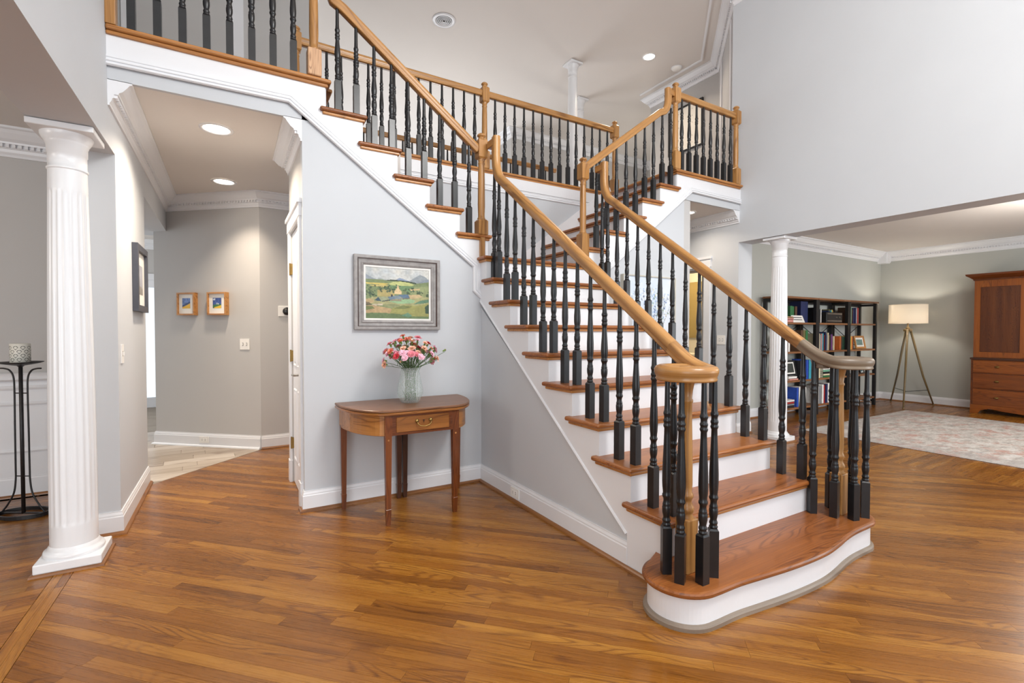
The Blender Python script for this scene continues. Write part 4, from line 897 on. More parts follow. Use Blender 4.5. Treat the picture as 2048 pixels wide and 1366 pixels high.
for nm, a0, a1, fn, lab in (('framed_print', .765, .985, print_a, 'small print of a blue sky over a yellow field, left of the pair'), ('framed_print', .375, .605, print_b, 'small print of white sails over a yellow field, right of the pair')):
    t = picture(nm, lab, FR45, a0, a1, 1.437, 1.682, .016, 'frame_oak', .052)
    flat_rect('mat', 'mat_board', FR45, a0+.014, a1-.014, 1.451, 1.668, .034, .037, t)
    w_ = a1-a0; image_mesh('print', raster(26, 30, fn), FR45.pt(a1-w_*.27, 1.622, .038), tuple(-H45*w_*.46), (0, 0, -.112), 'print_paper', t)
FRL = Frame((XL, 0, 0), (0, 1, 0), (1, 0, 0))
def print_c(img): img[:] = S(176, 178, 188)[:3]; H, W = img.shape[:2]; img *= (.8+.4*vnoise(H, W, 3)[..., None]); poly_fill(img, [(0, .75), (1, .7), (1, 1.1), (0, 1.1)], (146, 142, 136))
paint('frame_charcoal', S(66, 68, 78), .45, .1, 20.)
t = picture('framed_print', 'charcoal framed print on the left hall wall, seen edge on', FRL, 4.32, 4.80, 1.41, 1.90, .045, 'frame_charcoal', .035)
flat_rect('mat', 'mat_board', FRL, 4.36, 4.76, 1.45, 1.86, .012, .016, t)
image_mesh('print', raster(20, 24, print_c), FRL.pt(4.67, 1.76, .0165), (0, -.22, 0), (0, 0, -.22), 'print_paper', t)
FRU = Frame((6.477, 0, 0), (0, 1, 0), (-1, 0, 0))
t = picture('framed_print', 'large pale print in a thin black frame on the upper right wall', FRU, 5.02, 5.70, 4.225, 4.965, .022, 'black_paint', .03)
flat_rect('mat', 'mat_board', FRU, 5.035, 5.685, 4.24, 4.95, .010, .014, t)
def print_d(img):
    img[:] = S(232, 226, 216)[:3]; rnd = random.Random(2)
    for i in range(6):
        for j in range(6): x, y = .1+i*.16, .08+j*.165; poly_fill(img, [(x-.012, y), (x, y-.012), (x+.012, y), (x, y+.012)], (150, 140, 128))
image_mesh('print', raster(50, 54, print_d), FRU.pt(5.65, 4.92, .0145), (0, -.58, 0), (0, 0, -.65), 'print_paper', t)
# ------------------------------------------------------------------ card table
TX, TYB, TZ = 1.11, 3.553, .757
tb = thing('card_table', 'antique mahogany demilune card table with one drawer and tapered legs', 'table', (TX, 3.3, 0))
def dshape(hw, fy, by, cr, n=14):
    """D outline: straight back at by, front fy, elliptical corners"""
    P = [(TX-hw, by)]
    for i in range(n+1): a = math.pi+math.pi/2*i/n; P.append((TX-hw+cr+cr*math.cos(a), by-.03+(by-.03-fy)*math.sin(a)))
    for i in range(n+1): a = 1.5*math.pi+math.pi/2*i/n; P.append((TX+hw-cr+cr*math.cos(a), by-.03+(by-.03-fy)*math.sin(a)))
    P.append((TX+hw, by)); return P
def slab(name, hw, fy, cr, z0, z1, mat, grain):
    mb = MB(); a = dshape(hw, fy, TYB, cr); b = dshape(hw-.004, fy+.004, TYB-.002, cr); n = len(a); vs = []
    for P, z in ((b, z0), (a, z0+.004), (a, z1-.004), (b, z1)): vs += [(x, y, z) for x, y in P]
    fs = [tuple(range(n))[::-1], tuple(range(3*n, 4*n))]+[(i*n+j, i*n+(j+1) % n, (i+1)*n+(j+1) % n, (i+1)*n+j) for i in range(3) for j in range(n)]
    mb.add(vs, fs); return mb.build(name, mat, tb, grain)
slab('table_top', .475, 3.022, .26, TZ-.0165, TZ, 'mahogany_top', (1, 0, 0))
slab('folding_leaf', .475, 3.022, .26, TZ-.036, TZ-.0185, 'mahogany_light', (1, 0, 0))
slab('apron', .445, 3.050, .24, .585, TZ-.036, 'mahogany_light', (1, 0, 0))
for x in (TX-.235, TX+.235): MB().box(x-.024, x+.024, 3.044, 3.06, .585, TZ-.037).build('leg_block', 'mahogany', tb, (0, 0, 1))
MB().box(TX-.212, TX+.212, 3.045, 3.06, .587, TZ-.038).build('drawer_surround', 'mahogany', tb, (1, 0, 0))
dr = MB().rbox(TX-.185, TX+.185, 3.039, 3.06, .605, TZ-.052, .003, 1).build('drawer', 'mahogany_light', tb, (1, 0, 0))
for sx in (-1, 1): MB().lathe([(.013, 0), (.013, .004), (.009, .010), (.002, .012)], 14, TX+sx*.048, 3.039, .672, rot=Matrix.Rotation(math.pi/2, 3, 'X')).build('handle_rosette', 'brass', dr)
MB().tube([(TX-.048, 3.028, .670), (TX-.045, 3.022, .652), (TX-.028, 3.018, .640), (TX, 3.017, .636), (TX+.028, 3.018, .640), (TX+.045, 3.022, .652), (TX+.048, 3.028, .670)], .0035).build('bail_handle', 'brass', dr)
MB().lathe([(.006, 0), (.006, .003)], 10, TX, 3.038, .672, rot=Matrix.Rotation(math.pi/2, 3, 'X')).box(TX-.002, TX+.002, 3.0355, 3.038, .657, .672).build('keyhole', 'mahogany_dark', dr)
def tleg(x, y, mat, top=.60, inlay=False):
    mb = MB(); a, b, c = .021, .0155, .017
    R = [(c-.004, 0), (c, .10), (c+.001, .105), (b, .108), (a, top)]; vs = []; fs = []
    for q, z in R: vs += [(x-q, y-q, z), (x+q, y-q, z), (x+q, y+q, z), (x-q, y+q, z)]
    fs = [(3, 2, 1, 0)]+[(i*4+j, i*4+(j+1) % 4, i*4+4+(j+1) % 4, i*4+4+j) for i in range(4) for j in range(4)]+[(16, 17, 18, 19)]
    mb.add(vs, fs); o = mb.build('leg', mat, tb, (0, 0, 1))
    if inlay: MB().lathe([(.001, 0), (.007, .0), (.007, .001)], 5, x, y-.0205, .56, rot=Matrix.Rotation(math.pi/2, 3, 'X')).build('inlay', 'frame_oak', o, (0, 0, 1))
tleg(TX-.235, 3.066, 'mahogany', .6, True); tleg(TX+.235, 3.066, 'mahogany', .6, True)
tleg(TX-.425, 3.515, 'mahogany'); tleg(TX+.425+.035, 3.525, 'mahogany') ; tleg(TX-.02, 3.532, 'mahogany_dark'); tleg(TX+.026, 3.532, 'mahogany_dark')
# ------------------------------------------------------------------ vase and carnations
VX, VY, VZ = 1.104, 3.30, TZ
vz = thing('glass_vase', 'clear crackle glass vase on the card table', 'vase', (VX, VY, VZ))
outer = [(.052, 0), (.062, .004), (.080, .03), (.091, .065), (.092, .085), (.086, .12), (.076, .17), (.067, .22), (.062, .25)]
inner = [(.058, .25), (.063, .22), (.072, .17), (.082, .12), (.088, .085), (.087, .065), (.076, .032), (.058, .010), (.001, .008)]
MB().lathe([(.001, 0)]+outer+inner, 40, VX, VY, VZ+.0005, cap=False).build('vase_body', 'vase_glass', vz)
for n_, c in (('petal_pink', (240, 192, 208)), ('petal_rose', (228, 140, 152)), ('petal_red', (206, 62, 76)), ('petal_coral', (234, 138, 112)), ('petal_peach', (240, 190, 164)), ('stem_green', (84, 112, 70)), ('calyx_green', (108, 136, 62))): flat(n_, *c, .6, .12)
def bloom(mb_p, c, d, r, rnd):
    """ruffled carnation head: rings of frilled petals"""
    d = d.normalized(); x = d.orthogonal().normalized(); y = d.cross(x)
    for ring, (R, lift, n) in enumerate(((1.0, .10, 9), (.75, .32, 8), (.45, .5, 6))):
        for i in range(n):
            a = 2*math.pi*(i+.5*ring+rnd.uniform(-.2, .2))/n; o = x*math.cos(a)+y*math.sin(a); s = d.cross(o); w = r*.55
            e = r*R*rnd.uniform(.85, 1.1)
            pts = [c, c+o*e*.55+d*r*lift*.8-s*w*.5, c+o*e+d*r*(lift+rnd.uniform(-.12, .18))-s*w*.55, c+o*e*1.08+d*r*(lift+rnd.uniform(-.1, .25)), c+o*e+d*r*(lift+rnd.uniform(-.12, .18))+s*w*.55, c+o*e*.55+d*r*lift*.8+s*w*.5]
            mb_p.add(pts, [(0, 1, 2, 3), (0, 3, 4, 5)])
rf_ = random.Random(21)
CN = {'petal_pink': 'pale pink', 'petal_rose': 'rose pink', 'petal_red': 'red', 'petal_coral': 'coral orange', 'petal_peach': 'peach'}
FL = []
for i in range(64):
    a = i*2.39996; q = math.sqrt((i+.5)/64); px = VX+.205*q*math.cos(a); py = VY+.165*q*math.sin(a)
    z = VZ+.475-.13*q*q+rf_.uniform(-.075, .015)
    FL.append((px, py, z, rf_.choice(['petal_pink']*7+['petal_rose']*3+['petal_red']*1+['petal_coral']*3+['petal_peach']*5), rf_.uniform(.020, .028)))
FL += [(VX+.262, VY-.02, VZ+.372, 'petal_peach', .009), (VX+.155, VY-.08, VZ+.318, 'petal_coral', .014), (VX-.10, VY-.10, VZ+.30, 'petal_peach', .008)]
ORDN = ['first', 'second', 'third', 'fourth', 'fifth', 'sixth', 'seventh', 'eighth', 'ninth', 'tenth', 'eleventh', 'twelfth', 'thirteenth', 'fourteenth', 'fifteenth', 'sixteenth', 'seventeenth', 'eighteenth', 'nineteenth', 'twentieth', 'twenty-first', 'twenty-second', 'twenty-third', 'twenty-fourth', 'twenty-fifth', 'twenty-sixth', 'twenty-seventh', 'twenty-eighth', 'twenty-ninth', 'thirtieth']
RANK = {}
for col_ in CN:
    for n_, i_ in enumerate(sorted([i_ for i_ in range(64) if FL[i_][3] == col_], key=lambda q: proj(*FL[q][:3])[0])): RANK[i_] = n_
for i, (px, py, pz, col, r) in enumerate(FL):
    c = Vector((px, py, pz)); bx = VX+(px-VX)*.22; by = VY+(py-VY)*.22
    f = thing('carnation', ('%s %s carnation from the left in the vase bouquet' % (ORDN[RANK[i]], CN[col])) if i < 64 else ('stray peach bud at the far right of the bouquet', 'low coral bloom at the right edge of the bouquet', 'small peach bud low on the left of the bouquet')[i-64], 'flower', (VX+(px-VX)*.22, VY+(py-VY)*.22, VZ+.012), None if i >= 64 else '%s carnations in the bouquet' % CN[col])
    base = (VX+(px-VX)*.22, VY+(py-VY)*.22, VZ+.014)
    path = spline([base, (bx, by, VZ+.22), ((bx+px)/2+rf_.uniform(-.008, .008), (by+py)/2, (VZ+.22+pz)/2+.01), (px, py, pz-.012)], 4)
    dirv = (Vector(path[-1])-Vector(path[-4])).normalized()
    MB().tube(path, .0017, 5).build('stem', 'stem_green', f)
    MB().lathe([(.002, -.024), (.006, -.018), (.0065, -.004), (.0075, .002)], 8, px, py, pz, rot=Vector((0, 0, 1)).rotation_difference(dirv).to_matrix()).build('calyx', 'calyx_green', f)
    mb = MB(); bloom(mb, c, dirv, r, rf_); mb.build('bloom', col, f)
    mb = MB()
    for k in range(4):
        p = Vector(path[rf_.randint(4, 10) if k else 1]); d = Vector((rf_.uniform(-1, 1), rf_.uniform(-1, 1), rf_.uniform(.5, 1.6))).normalized()*rf_.uniform(.03, .06); s = d.cross(Vector((0, 0, 1))).normalized()*.0022
        mb.add([p-s, p+s, p+d*.6+s*.9, p+d, p+d*.6-s*.9], [(0, 1, 2, 3, 4)])
    mb.build('leaf_spray', 'stem_green', f, kind='stuff')
# ------------------------------------------------------------------ candle stand
CX, CYY = -1.235, 4.505
cs = thing('candle_stand', 'tall black iron candle stand with an oval ring base in the dining room', 'candle stand', (CX, CYY, 0))
va = Vector((rt.x, rt.y, 0))  # ring long axis lies across the room
va = Vector((.86, -.51, 0)); vb = Vector((.51, .86, 0))
ring = [(CX+va.x*.155*math.cos(t)+vb.x*.10*math.sin(t), CYY+va.y*.155*math.cos(t)+vb.y*.10*math.sin(t), .014) for t in [2*math.pi*i/36 for i in range(36)]]
MB().sweep([(-.006, -.012), (.006, -.012), (.006, .012), (-.006, .012)], ring, closed=True).build('base_ring', 'iron', cs)
MB().box(-.15, .15, -.008, .008, -.004, .004).build('cross_bar', 'iron', cs)
cb = [o for o in cs.children if o.name.startswith('cross_bar')][0]
cb.data.transform(Matrix.Translation((CX, CYY, .016)) @ Matrix.Rotation(math.atan2(va.y, va.x), 4, 'Z'))
MB().tube([(CX, CYY, .012), (CX, CYY, 1.03)], .011, 10).build('pole', 'iron', cs)
for sgn in (-1, 1):
    def q(d, z): return (CX+va.x*d*sgn, CYY+va.y*d*sgn, z)
    MB().tube(spline([q(.15, .02), q(.11, .07), q(.065, .15), q(.05, .24), q(.048, .34), q(.047, .6), q(.045, .85), q(.05, .95), q(.075, .995), q(.11, 1.008), q(.14, 1.01)], 5), .0055, 8).build('side_rod', 'iron', cs)
    for z in (.27, .84): MB().tube([q(0, z), q(.047, z)], .004, 6).build('spacer', 'iron', cs)
MB().lathe([(.012, 1.02), (.02, 1.028), (.055, 1.034), (.10, 1.044), (.118, 1.052), (.118, 1.055), (.10, 1.047), (.055, 1.04), (.001, 1.04)], 32, CX, CYY, 0, cap=False).build('drip_plate', 'iron', cs)
# candle holder with fan-shaped scales
cg = thing('candle_cup', 'frosted candle cup patterned with dark fan shapes on the iron stand', 'candle', (CX, CYY, 1.047))
paint('frosted', S(226, 224, 214), .4, .02); paint('fan_grey', S(104, 104, 98), .5, .15, 60.)
MB().lathe([(.048, 1.047), (.052, 1.05), (.052, 1.178), (.047, 1.18), (.046, 1.15), (.001, 1.15)], 36, CX, CYY, 0).build('cup', 'frosted', cg)
for rr in range(4):
    for k in range(9):
        a0 = 2*math.pi*(k+.5*(rr % 2))/9; z0 = 1.052+rr*.027; vs = []
        fan = [(0, -.012)]+[(.013*math.cos(math.pi*i/8), .004+.012*math.sin(math.pi*i/8)) for i in range(9)]
        for u_, v_ in fan: a = a0+u_/0.0526; vs.append((CX+0.0526*math.cos(a), CYY+0.0526*math.sin(a), z0+.014+v_))
        MB().add(vs, [tuple(range(len(vs)))]).build('fan_motif', 'fan_grey', cg)
# ------------------------------------------------------------------ bookcases
BX = [6.74, 7.695, 8.65, 9.605]; BY0, BY1 = 3.88, 4.165; SZ = [.15, .55, .972, 1.40, 1.775]
BN = ['left', 'middle', 'right']; SN = ['lowest', 'second lowest', 'second highest', 'top']
for u_ in range(3):
    x0, x1 = BX[u_], BX[u_+1]-.004
    b = thing('bookcase', ['black metal and wood bookcase nearest the white column', 'black metal and wood bookcase, middle of the row of three', 'black metal and wood bookcase nearest the floor lamp'][u_], 'bookcase', ((x0+x1)/2, 4.02, 0), 'bookcases along the living room wall')
    for x in (x0, x1-.045):
        for y in (BY0, BY1-.045): MB().box(x, x+.045, y, y+.045, 0, SZ[4]-.025).build('post', 'bookcase_black', b)
        for z in (SZ[4]-.07, .06): MB().box(x, x+.045, BY0+.045, BY1-.045, z, z+.035).build('side_rail', 'bookcase_black', b)
    for z in (SZ[4]-.075,): MB().box(x0+.045, x1-.045, BY1-.04, BY1-.01, z, z+.045).build('back_rail', 'bookcase_black', b)
    for i, z in enumerate(SZ): MB().rbox(x0-(.02 if i == 4 and u_ == 0 else 0), x1+(.02 if i == 4 and u_ == 2 else 0), BY0+.006 if i < 4 else BY0-.015, BY1-.004, z-.027, z, .002, 1).build('shelf', 'shelf_wood', b, (1, 0, 0))
    MB().tube([(x0+.05, BY1-.02, 1.36), (x1-.06, BY1-.02, .98)], .006, 6).build('cross_brace', 'bookcase_black', b)
    MB().tube([(x0+.05, BY1-.02, .98), (x1-.06, BY1-.02, 1.36)], .006, 6).build('cross_brace', 'bookcase_black', b)
BC = {'teal': (60, 150, 170), 'navy': (30, 40, 84), 'cream': (222, 210, 176), 'maroon': (96, 32, 34), 'black': (30, 30, 34), 'olive': (104, 100, 60), 'purple': (110, 60, 120), 'orange': (206, 110, 52), 'red': (168, 44, 42), 'white': (228, 226, 222), 'grey': (128, 130, 134), 'green': (48, 110, 64), 'tan': (176, 140, 104), 'pink': (206, 140, 130), 'blue': (36, 74, 168), 'brown': (88, 62, 44), 'mint': (120, 180, 150), 'yellow': (220, 190, 90)}
for k_, c in BC.items(): flat('cover_'+k_, *c, .5, .08)
flat('pages', 232, 226, 208, .8)
ORD = ['first', 'second', 'third', 'fourth', 'fifth', 'sixth', 'seventh', 'eighth', 'ninth', 'tenth', 'eleventh', 'twelfth']
def book(x, y, z, w, d, h, col, label, lying=False, lean=0):
    """standing: w spine width along x, d depth, h height; lying: w along x, d depth, h thickness"""
    t = thing('book', label, 'book', (x, y, z))
    mb = MB(); mp = MB(); c = .003
    if lying:
        mb.box(0, w, 0, d, 0, c).box(0, w, 0, d, h-c, h).box(0, w, 0, c, 0, h); mp.box(.003, w-.003, c, d-.004, c, h-c)
    else:
        mb.box(0, c, 0, d, 0, h).box(w-c, w, 0, d, 0, h).box(0, w, 0, c, 0, h); mp.box(c, w-c, c, d-.004, .003, h-.004)
    for m_, n_, mt in ((mb, 'cover', 'cover_'+col), (mp, 'page_block', 'pages')):
        o = m_.build(n_, mt, None); o.data.transform(Matrix.Translation((x, y, z)) @ Matrix.Rotation(lean, 4, 'Y')); o.parent = t; o.matrix_parent_inverse = Matrix.Translation((-x, -y, -z))
def row(u_, s_, x, cols, hr=(.2, .27), wr=(.025, .05), y=BY0+.03):
    for i, c in enumerate(cols):
        w_ = R_.uniform(*wr); h_ = R_.uniform(*hr)
        book(x, y+R_.uniform(0, .015), SZ[s_]+.0005, w_, .17, h_, c, '%s book, %s in row, %s shelf, %s bookcase' % (c, ORD[i], SN[s_], BN[u_])); x += w_+.0015
    return x
def pile(u_, s_, x, cols, w_=.24, d=.19, y=BY0+.03, tag='lying'):
    z = SZ[s_]+.0005
    for i, c in enumerate(cols):
        h_ = R_.uniform(.022, .04); book(x+R_.uniform(0, .02), y, z, w_*R_.uniform(.9, 1), d, h_, c, '%s book lying %s from bottom of pile, %s shelf, %s bookcase' % (c, ORD[i], SN[s_], BN[u_]), True); z += h_+.0008
    return z
pile(0, 3, 6.86, ['pink', 'pink', 'tan'], .22)
row(0, 3, 7.12, ['green', 'green', 'brown'], (.24, .25), (.05, .07), BY0+.1)
row(0, 3, 7.38, ['navy'], (.32, .32), (.2, .2), BY0+.08)
row(0, 2, 6.84, ['tan', 'cream', 'brown', 'white'], (.2, .26)); row(0, 2, 7.3, ['brown', 'olive', 'green'], (.3, .32), (.06, .12))
row(0, 1, 6.83, ['teal', 'maroon'], (.24, .28)); pile(0, 1, 6.98, ['pink', 'white'], .24, tag='low'); row(0, 1, 7.3, ['black', 'blue', 'blue', 'teal'], (.27, .3), (.06, .08))
z_ = pile(0, 0, 6.85, ['black', 'grey', 'red', 'white'], .28); row(0, 0, 7.2, ['blue', 'white', 'grey', 'white'], (.27, .3), (.05, .08))
row(1, 3, 7.76, ['black', 'grey', 'black', 'white'], (.18, .24), (.02, .03))
row(1, 3, 8.28, ['navy', 'olive', 'teal', 'yellow', 'brown'], (.2, .23), (.03, .04), BY0+.14)
row(1, 2, 7.78, ['cream', 'grey', 'pink', 'teal', 'maroon', 'navy', 'grey', 'cream', 'brown', 'black', 'purple', 'cream'], (.22, .29), (.03, .05)); row(1, 2, 8.42, ['orange', 'brown'], (.2, .24))
row(1, 1, 7.76, ['mint', 'cream'], (.24, .26)); pile(1, 1, 7.92, ['green', 'cream', 'black', 'mint', 'white', 'tan'], .27)
row(1, 0, 7.78, ['white', 'grey', 'white', 'red', 'navy', 'white'], (.26, .32), (.05, .07)); pile(1, 0, 8.26, ['black', 'white', 'red'], .24)
row(2, 3, 8.72, ['brown', 'mint', 'maroon', 'black', 'navy', 'navy', 'white', 'red', 'black'], (.23, .27), (.03, .045))
row(2, 2, 8.72, ['mint', 'yellow', 'orange', 'brown'], (.2, .24), (.03, .045))
row(2, 0, 8.75, ['white', 'grey', 'black'], (.22, .28))
# objects standing among the books
t = thing('name_card', 'white card with two grey lines of print standing on the top bookshelf', 'card', (7.2, 3.93, SZ[3]))
MB().add([(7.06, 3.915, SZ[3]+.0005), (7.40, 3.915, SZ[3]+.0005), (7.38, 3.945, SZ[3]+.105), (7.08, 3.945, SZ[3]+.105), (7.06, 3.965, SZ[3]+.0005), (7.40, 3.965, SZ[3]+.0005)], [(0, 1, 2, 3), (3, 2, 5, 4), (0, 3, 4), (1, 5, 2), (0, 4, 5, 1)]).build('folded_card', 'plate', t)
for z in (.038, .07): MB().box(7.12, 7.34, 3.915+z*.285-.001, 3.915+z*.285, SZ[3]+z-.008, SZ[3]+z+.008).build('print_line', 'slot', t)
t = thing('radio', 'black and silver table radio on the top shelf of the middle bookcase', 'radio', (8.2, 3.95, SZ[3]))
MB().rbox(7.98, 8.46, 3.90, 4.04, SZ[3]+.0005, SZ[3]+.17, .008, 2).build('case', 'bookcase_black', t)
for z in (.022, .135): MB().box(8.0, 8.44, 3.896, 3.901, SZ[3]+z, SZ[3]+z+.022).build('silver_strip', 'nickel', t)
for x in (8.27, 8.36): MB().lathe([(.014, 0), (.012, .012)], 14, x, 3.90, SZ[3]+.09, rot=Matrix.Rotation(math.pi/2, 3, 'X')).build('knob', 'nickel', t)
FS = Frame((0, 3.97, 0), (1, 0, 0), (0, -1, 0))
def shelf_frame(label, x0, x1, z, h, mat, wd_=.03, col=(120, 140, 130), tilt=-.2):
    t = picture('photo_frame', label, FS, x0, x1, z, z+h, wd_, mat, .018, cat='photo frame')
    flat_rect('mat', 'mat_board', FS, x0+wd_, x1-wd_, z+wd_, z+h-wd_, .004, .007, t)
    n_ = 'photo_%d%d%d' % col
    if n_ not in MATS: flat(n_, *col, .4, .3)
    flat_rect('photo', n_, FS, x0+wd_*2, x1-wd_*2, z+wd_*1.9, z+h-wd_*1.9, .007, .008, t)
    M = Matrix.Translation((0, 3.97, z)) @ Matrix.Rotation(tilt, 4, 'X') @ Matrix.Translation((0, -3.97, -z))
    for o in t.children: o.data.transform(M)
shelf_frame('wooden photo frame on the second highest shelf of the right bookcase', 9.06, 9.40, SZ[2]+.004, .22, 'frame_oak', .032, (120, 146, 140))
shelf_frame('black photo frame on a low shelf of the left bookcase', 6.98, 7.28, SZ[1]+.066, .22, 'bookcase_black', .022, (60, 64, 60))
shelf_frame('small black photo frame on a low shelf of the right bookcase, left one', 8.86, 9.0, SZ[1]+.004, .15, 'bookcase_black', .015, (190, 190, 186))
shelf_frame('small black photo frame on a low shelf of the right bookcase, right one', 9.22, 9.36, SZ[1]+.004, .15, 'bookcase_black', .015, (70, 110, 120))
# ------------------------------------------------------------------ floor lamp
LX, LY = 10.0, 3.59
lamp = thing('floor_lamp', 'tripod floor lamp with a white drum shade beside the bookcases', 'lamp', (LX, LY, 0))
ms, nt, bs = new_mat('lamp_shade', .8, S(246, 238, 224)); bs.inputs['Transmission Weight'].default_value = 0
tr = nt.nodes.new('ShaderNodeBsdfTranslucent'); tr.inputs[0].default_value = S(250, 244, 234); mx = nt.nodes.new('ShaderNodeMixShader'); mx.inputs[0].default_value = .55
nt.links.new(bs.outputs[0], mx.inputs[1]); nt.links.new(tr.outputs[0], mx.inputs[2]); nt.links.new(mx.outputs[0], nt.nodes['Material Output'].inputs[0])
MB().lathe([(.265, 1.405), (.262, 1.73), (.260, 1.73), (.263, 1.405)], 48, LX, LY, 0, cap=False).build('shade', 'lamp_shade', lamp)
for z in (1.41, 1.725): MB().tube([(LX+.262*math.cos(t), LY+.262*math.sin(t), z) for t in [2*math.pi*i/40 for i in range(40)]], .004, 6, True).build('shade_rim', 'lamp_shade', lamp)
MB().lathe([(.022, 1.31), (.03, 1.32), (.03, 1.34), (.012, 1.35), (.012, 1.40), (.018, 1.41), (.018, 1.47)], 16, LX, LY).build('socket', 'lamp_wood', lamp, (0, 0, 1))
MB().lathe([(.001, 1.47), (.02, 1.48), (.03, 1.52), (.02, 1.555), (.001, 1.565)], 14, LX, LY, 0, cap=False).build('bulb', 'bulb', lamp)
MB().rbox(LX-.05, LX+.05, LY-.05, LY+.05, 1.27, 1.315, .01, 2).build('hub', 'lamp_wood', lamp, (1, 0, 0))
for fx, fy in ((10.30, 3.93), (9.50, 3.45), (10.42, 3.36)):
    d = Vector((fx-LX, fy-LY, 0)); 
    MB().tube([(LX+d.x*.1, LY+d.y*.1, 1.30), (LX+d.x*.6, LY+d.y*.6, .5), (fx, fy, .012)], [.017, .015, .011], 10).lathe([(.014, 0), (.016, .01), (.01, .02)], 10, fx, fy).build('leg', 'lamp_wood', lamp, (0, 0, 1))
    MB().tube([(LX, LY, .24), (LX+d.x*.78, LY+d.y*.78, .26)], .005, 6).build('brace', 'iron', lamp)
MB().tube(spline([(LX+.02, LY, 1.33), (LX+.05, LY+.1, 1.0), (LX+.16, LY+.2, .5), (10.28, 3.9, .1), (10.22, 3.98, .006), (9.95, 4.05, .006), (9.7, 4.1, .006), (9.55, 4.12, .006)], 5), .004, 6).build('power_cord', 'slot', lamp)
lb_ = bpy.data.lights.new('lamp_bulb_light', 'POINT'); lb_.energy = 6; lb_.color = (1, .9, .78); lb_.shadow_soft_size = .04
lo_ = bpy.data.objects.new('lamp_bulb_light', lb_); COL.objects.link(lo_); lo_.location = (LX, LY, 1.60)
# ------------------------------------------------------------------ armoire
AX, AY0, AY1 = 9.99, 1.56, 2.77
arm = thing('armoire', 'tall antique mahogany linen press with panelled doors and drawers', 'armoire', (10.24, 2.16, 0))
MB().box(AX+.02, 10.46, AY0+.02, AY1-.02, .86, 2.06).build('upper_case', 'armoire_wood', arm, (0, 0, 1))
MB().box(AX+.008, 10.47, AY0, AY1, .12, .84).build('lower_case', 'armoire_wood', arm, (0, 1, 0))
MB().rbox(AX-.012, 10.48, AY0-.012, AY1+.012, .835, .865, .008, 2).build('waist_moulding', 'mahogany_dark', arm, (0, 1, 0))
MB().sweep([(0, 0), (.012, 0), (.016, .02), (.05, .05), (.085, .075), (.09, .1), (0, .1)], [(10.47, AY1-.02, 2.06), (AX+.02, AY1-.02, 2.06), (AX+.02, AY0+.02, 2.06), (10.47, AY0+.02, 2.06)], flip=-1).build('cornice', 'mahogany', arm, (0, 1, 0))
MB().box(AX-.05, 10.47, AY0, AY1, 2.155, 2.162).build('top_board', 'mahogany_dark', arm, (0, 1, 0))
ym = (AY0+AY1)/2
for a, b in ((ym+.004, AY1-.024), (AY0+.024, ym-.004)):
    d = MB().box(AX+.004, AX+.02, a, b, .875, .955).box(AX+.004, AX+.02, a, b, 1.955, 2.05).box(AX+.004, AX+.02, a, a+.07, .955, 1.955).box(AX+.004, AX+.02, b-.07, b, .955, 1.955).build('door', 'armoire_wood', arm, (0, 0, 1))
    MB().rbox(AX+.010, AX+.022, a+.068, b-.068, .953, 1.957, .004, 1).build('door_panel', 'armoire_burl', d, (0, 0, 1))
for z0, z1 in ((.635, .83), (.395, .625), (.135, .385)):
    d = MB().rbox(AX-.004, AX+.012, AY0+.025, AY1-.025, z0, z1-.01, .004, 1).build('drawer', 'armoire_wood', arm, (0, 1, 0))
    for y in (AY1-.30, AY0+.30): MB().lathe([(.020, 0), (.022, .008), (.012, .014), (.017, .026), (.008, .034)], 18, AX-.004, y, (z0+z1)/2, rot=Matrix.Rotation(-math.pi/2, 3, 'Y') @ Matrix.Diagonal((.8, 1.2, 1))).build('knob', 'brass', d)
sk = [(AY0, .135), (AY0, 0), (AY0+.09, 0), (AY0+.12, .05), (AY0+.22, .085), (ym-.2, .06), (ym, .045), (ym+.2, .06), (AY1-.22, .085), (AY1-.12, .05), (AY1-.09, 0), (AY1, 0), (AY1, .135)]
MB().prism_ax(sk, 'x', AX, AX+.02).build('shaped_skirt', 'armoire_wood', arm, (0, 1, 0))
for y in (AY0+.02, AY1-.06):
    MB().box(10.40, 10.46, y, y+.04, 0, .13).build('rear_foot', 'mahogany_dark', arm, (0, 0, 1))
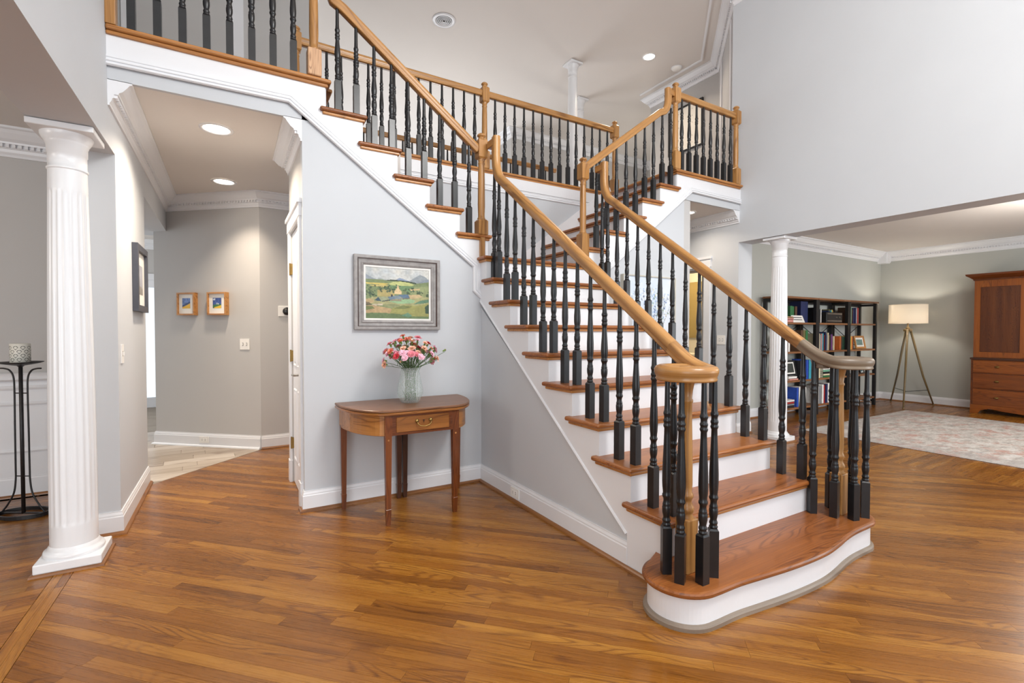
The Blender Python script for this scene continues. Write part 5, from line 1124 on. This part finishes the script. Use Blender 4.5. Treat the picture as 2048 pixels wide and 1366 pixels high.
# ------------------------------------------------------------------ rug
m, nt, b = new_mat('rug_weave', .95)
tc = node(nt, 'ShaderNodeTexCoord'); ob = tc.outputs['Object']
def nz(scale, det=4., sx=1., sy=1.):
    mp = node(nt, 'ShaderNodeMapping'); mp.inputs['Scale'].default_value = (sx, sy, 1); nt.links.new(ob, mp.inputs[0])
    n = node(nt, 'ShaderNodeTexNoise', i_Scale=scale, i_Detail=det, i_Roughness=.7); nt.links.new(mp.outputs[0], n.inputs['Vector']); return n.outputs[0]
c = ramp(nt, nz(5., 6., 1, 2.2), [(.32, S(130, 122, 118)), (.45, S(172, 164, 156)), (.55, S(204, 198, 192)), (.7, S(214, 212, 210))])
red = ramp(nt, nz(3.2, 5., 1, 1.6), [(.5, (0, 0, 0, 1)), (.62, (1, 1, 1, 1))])
c = mix(nt, red, c, S(178, 122, 104)); blu = ramp(nt, nz(7., 4., 1.5, 1), [(.58, (0, 0, 0, 1)), (.68, (.7, .7, .7, 1))]); c = mix(nt, blu, c, S(118, 122, 132))
c = mix(nt, .38, c, ramp(nt, nz(60., 3., 1, 1), [(.3, S(120, 112, 106)), (.7, S(222, 218, 212))]))
sep = node(nt, 'ShaderNodeSeparateXYZ'); nt.links.new(ob, sep.inputs[0])
bx = mathn(nt, 'SUBTRACT', 1.515, mathn(nt, 'ABSOLUTE', sep.outputs[0])); by = mathn(nt, 'SUBTRACT', 1.2, mathn(nt, 'ABSOLUTE', sep.outputs[1])); bd = mathn(nt, 'MINIMUM', bx, by)
brd = ramp(nt, bd, [(0, (.8, .8, .8, 1)), (.27, (.8, .8, .8, 1)), (.30, (0, 0, 0, 1))]); c = mix(nt, mathn(nt, 'MULTIPLY', brd, .45), c, S(150, 144, 142))
nt.links.new(c, b.inputs['Base Color'])
rug = MB().rbox(-1.515, 1.515, -1.2, 1.2, 0, .009, .003, 1).build('area_rug', 'rug_weave', None); rug.location = (7.815, 2.15, .0005)
rug['label'] = 'faded grey and rust oriental rug on the living room floor'; rug['category'] = 'rug'
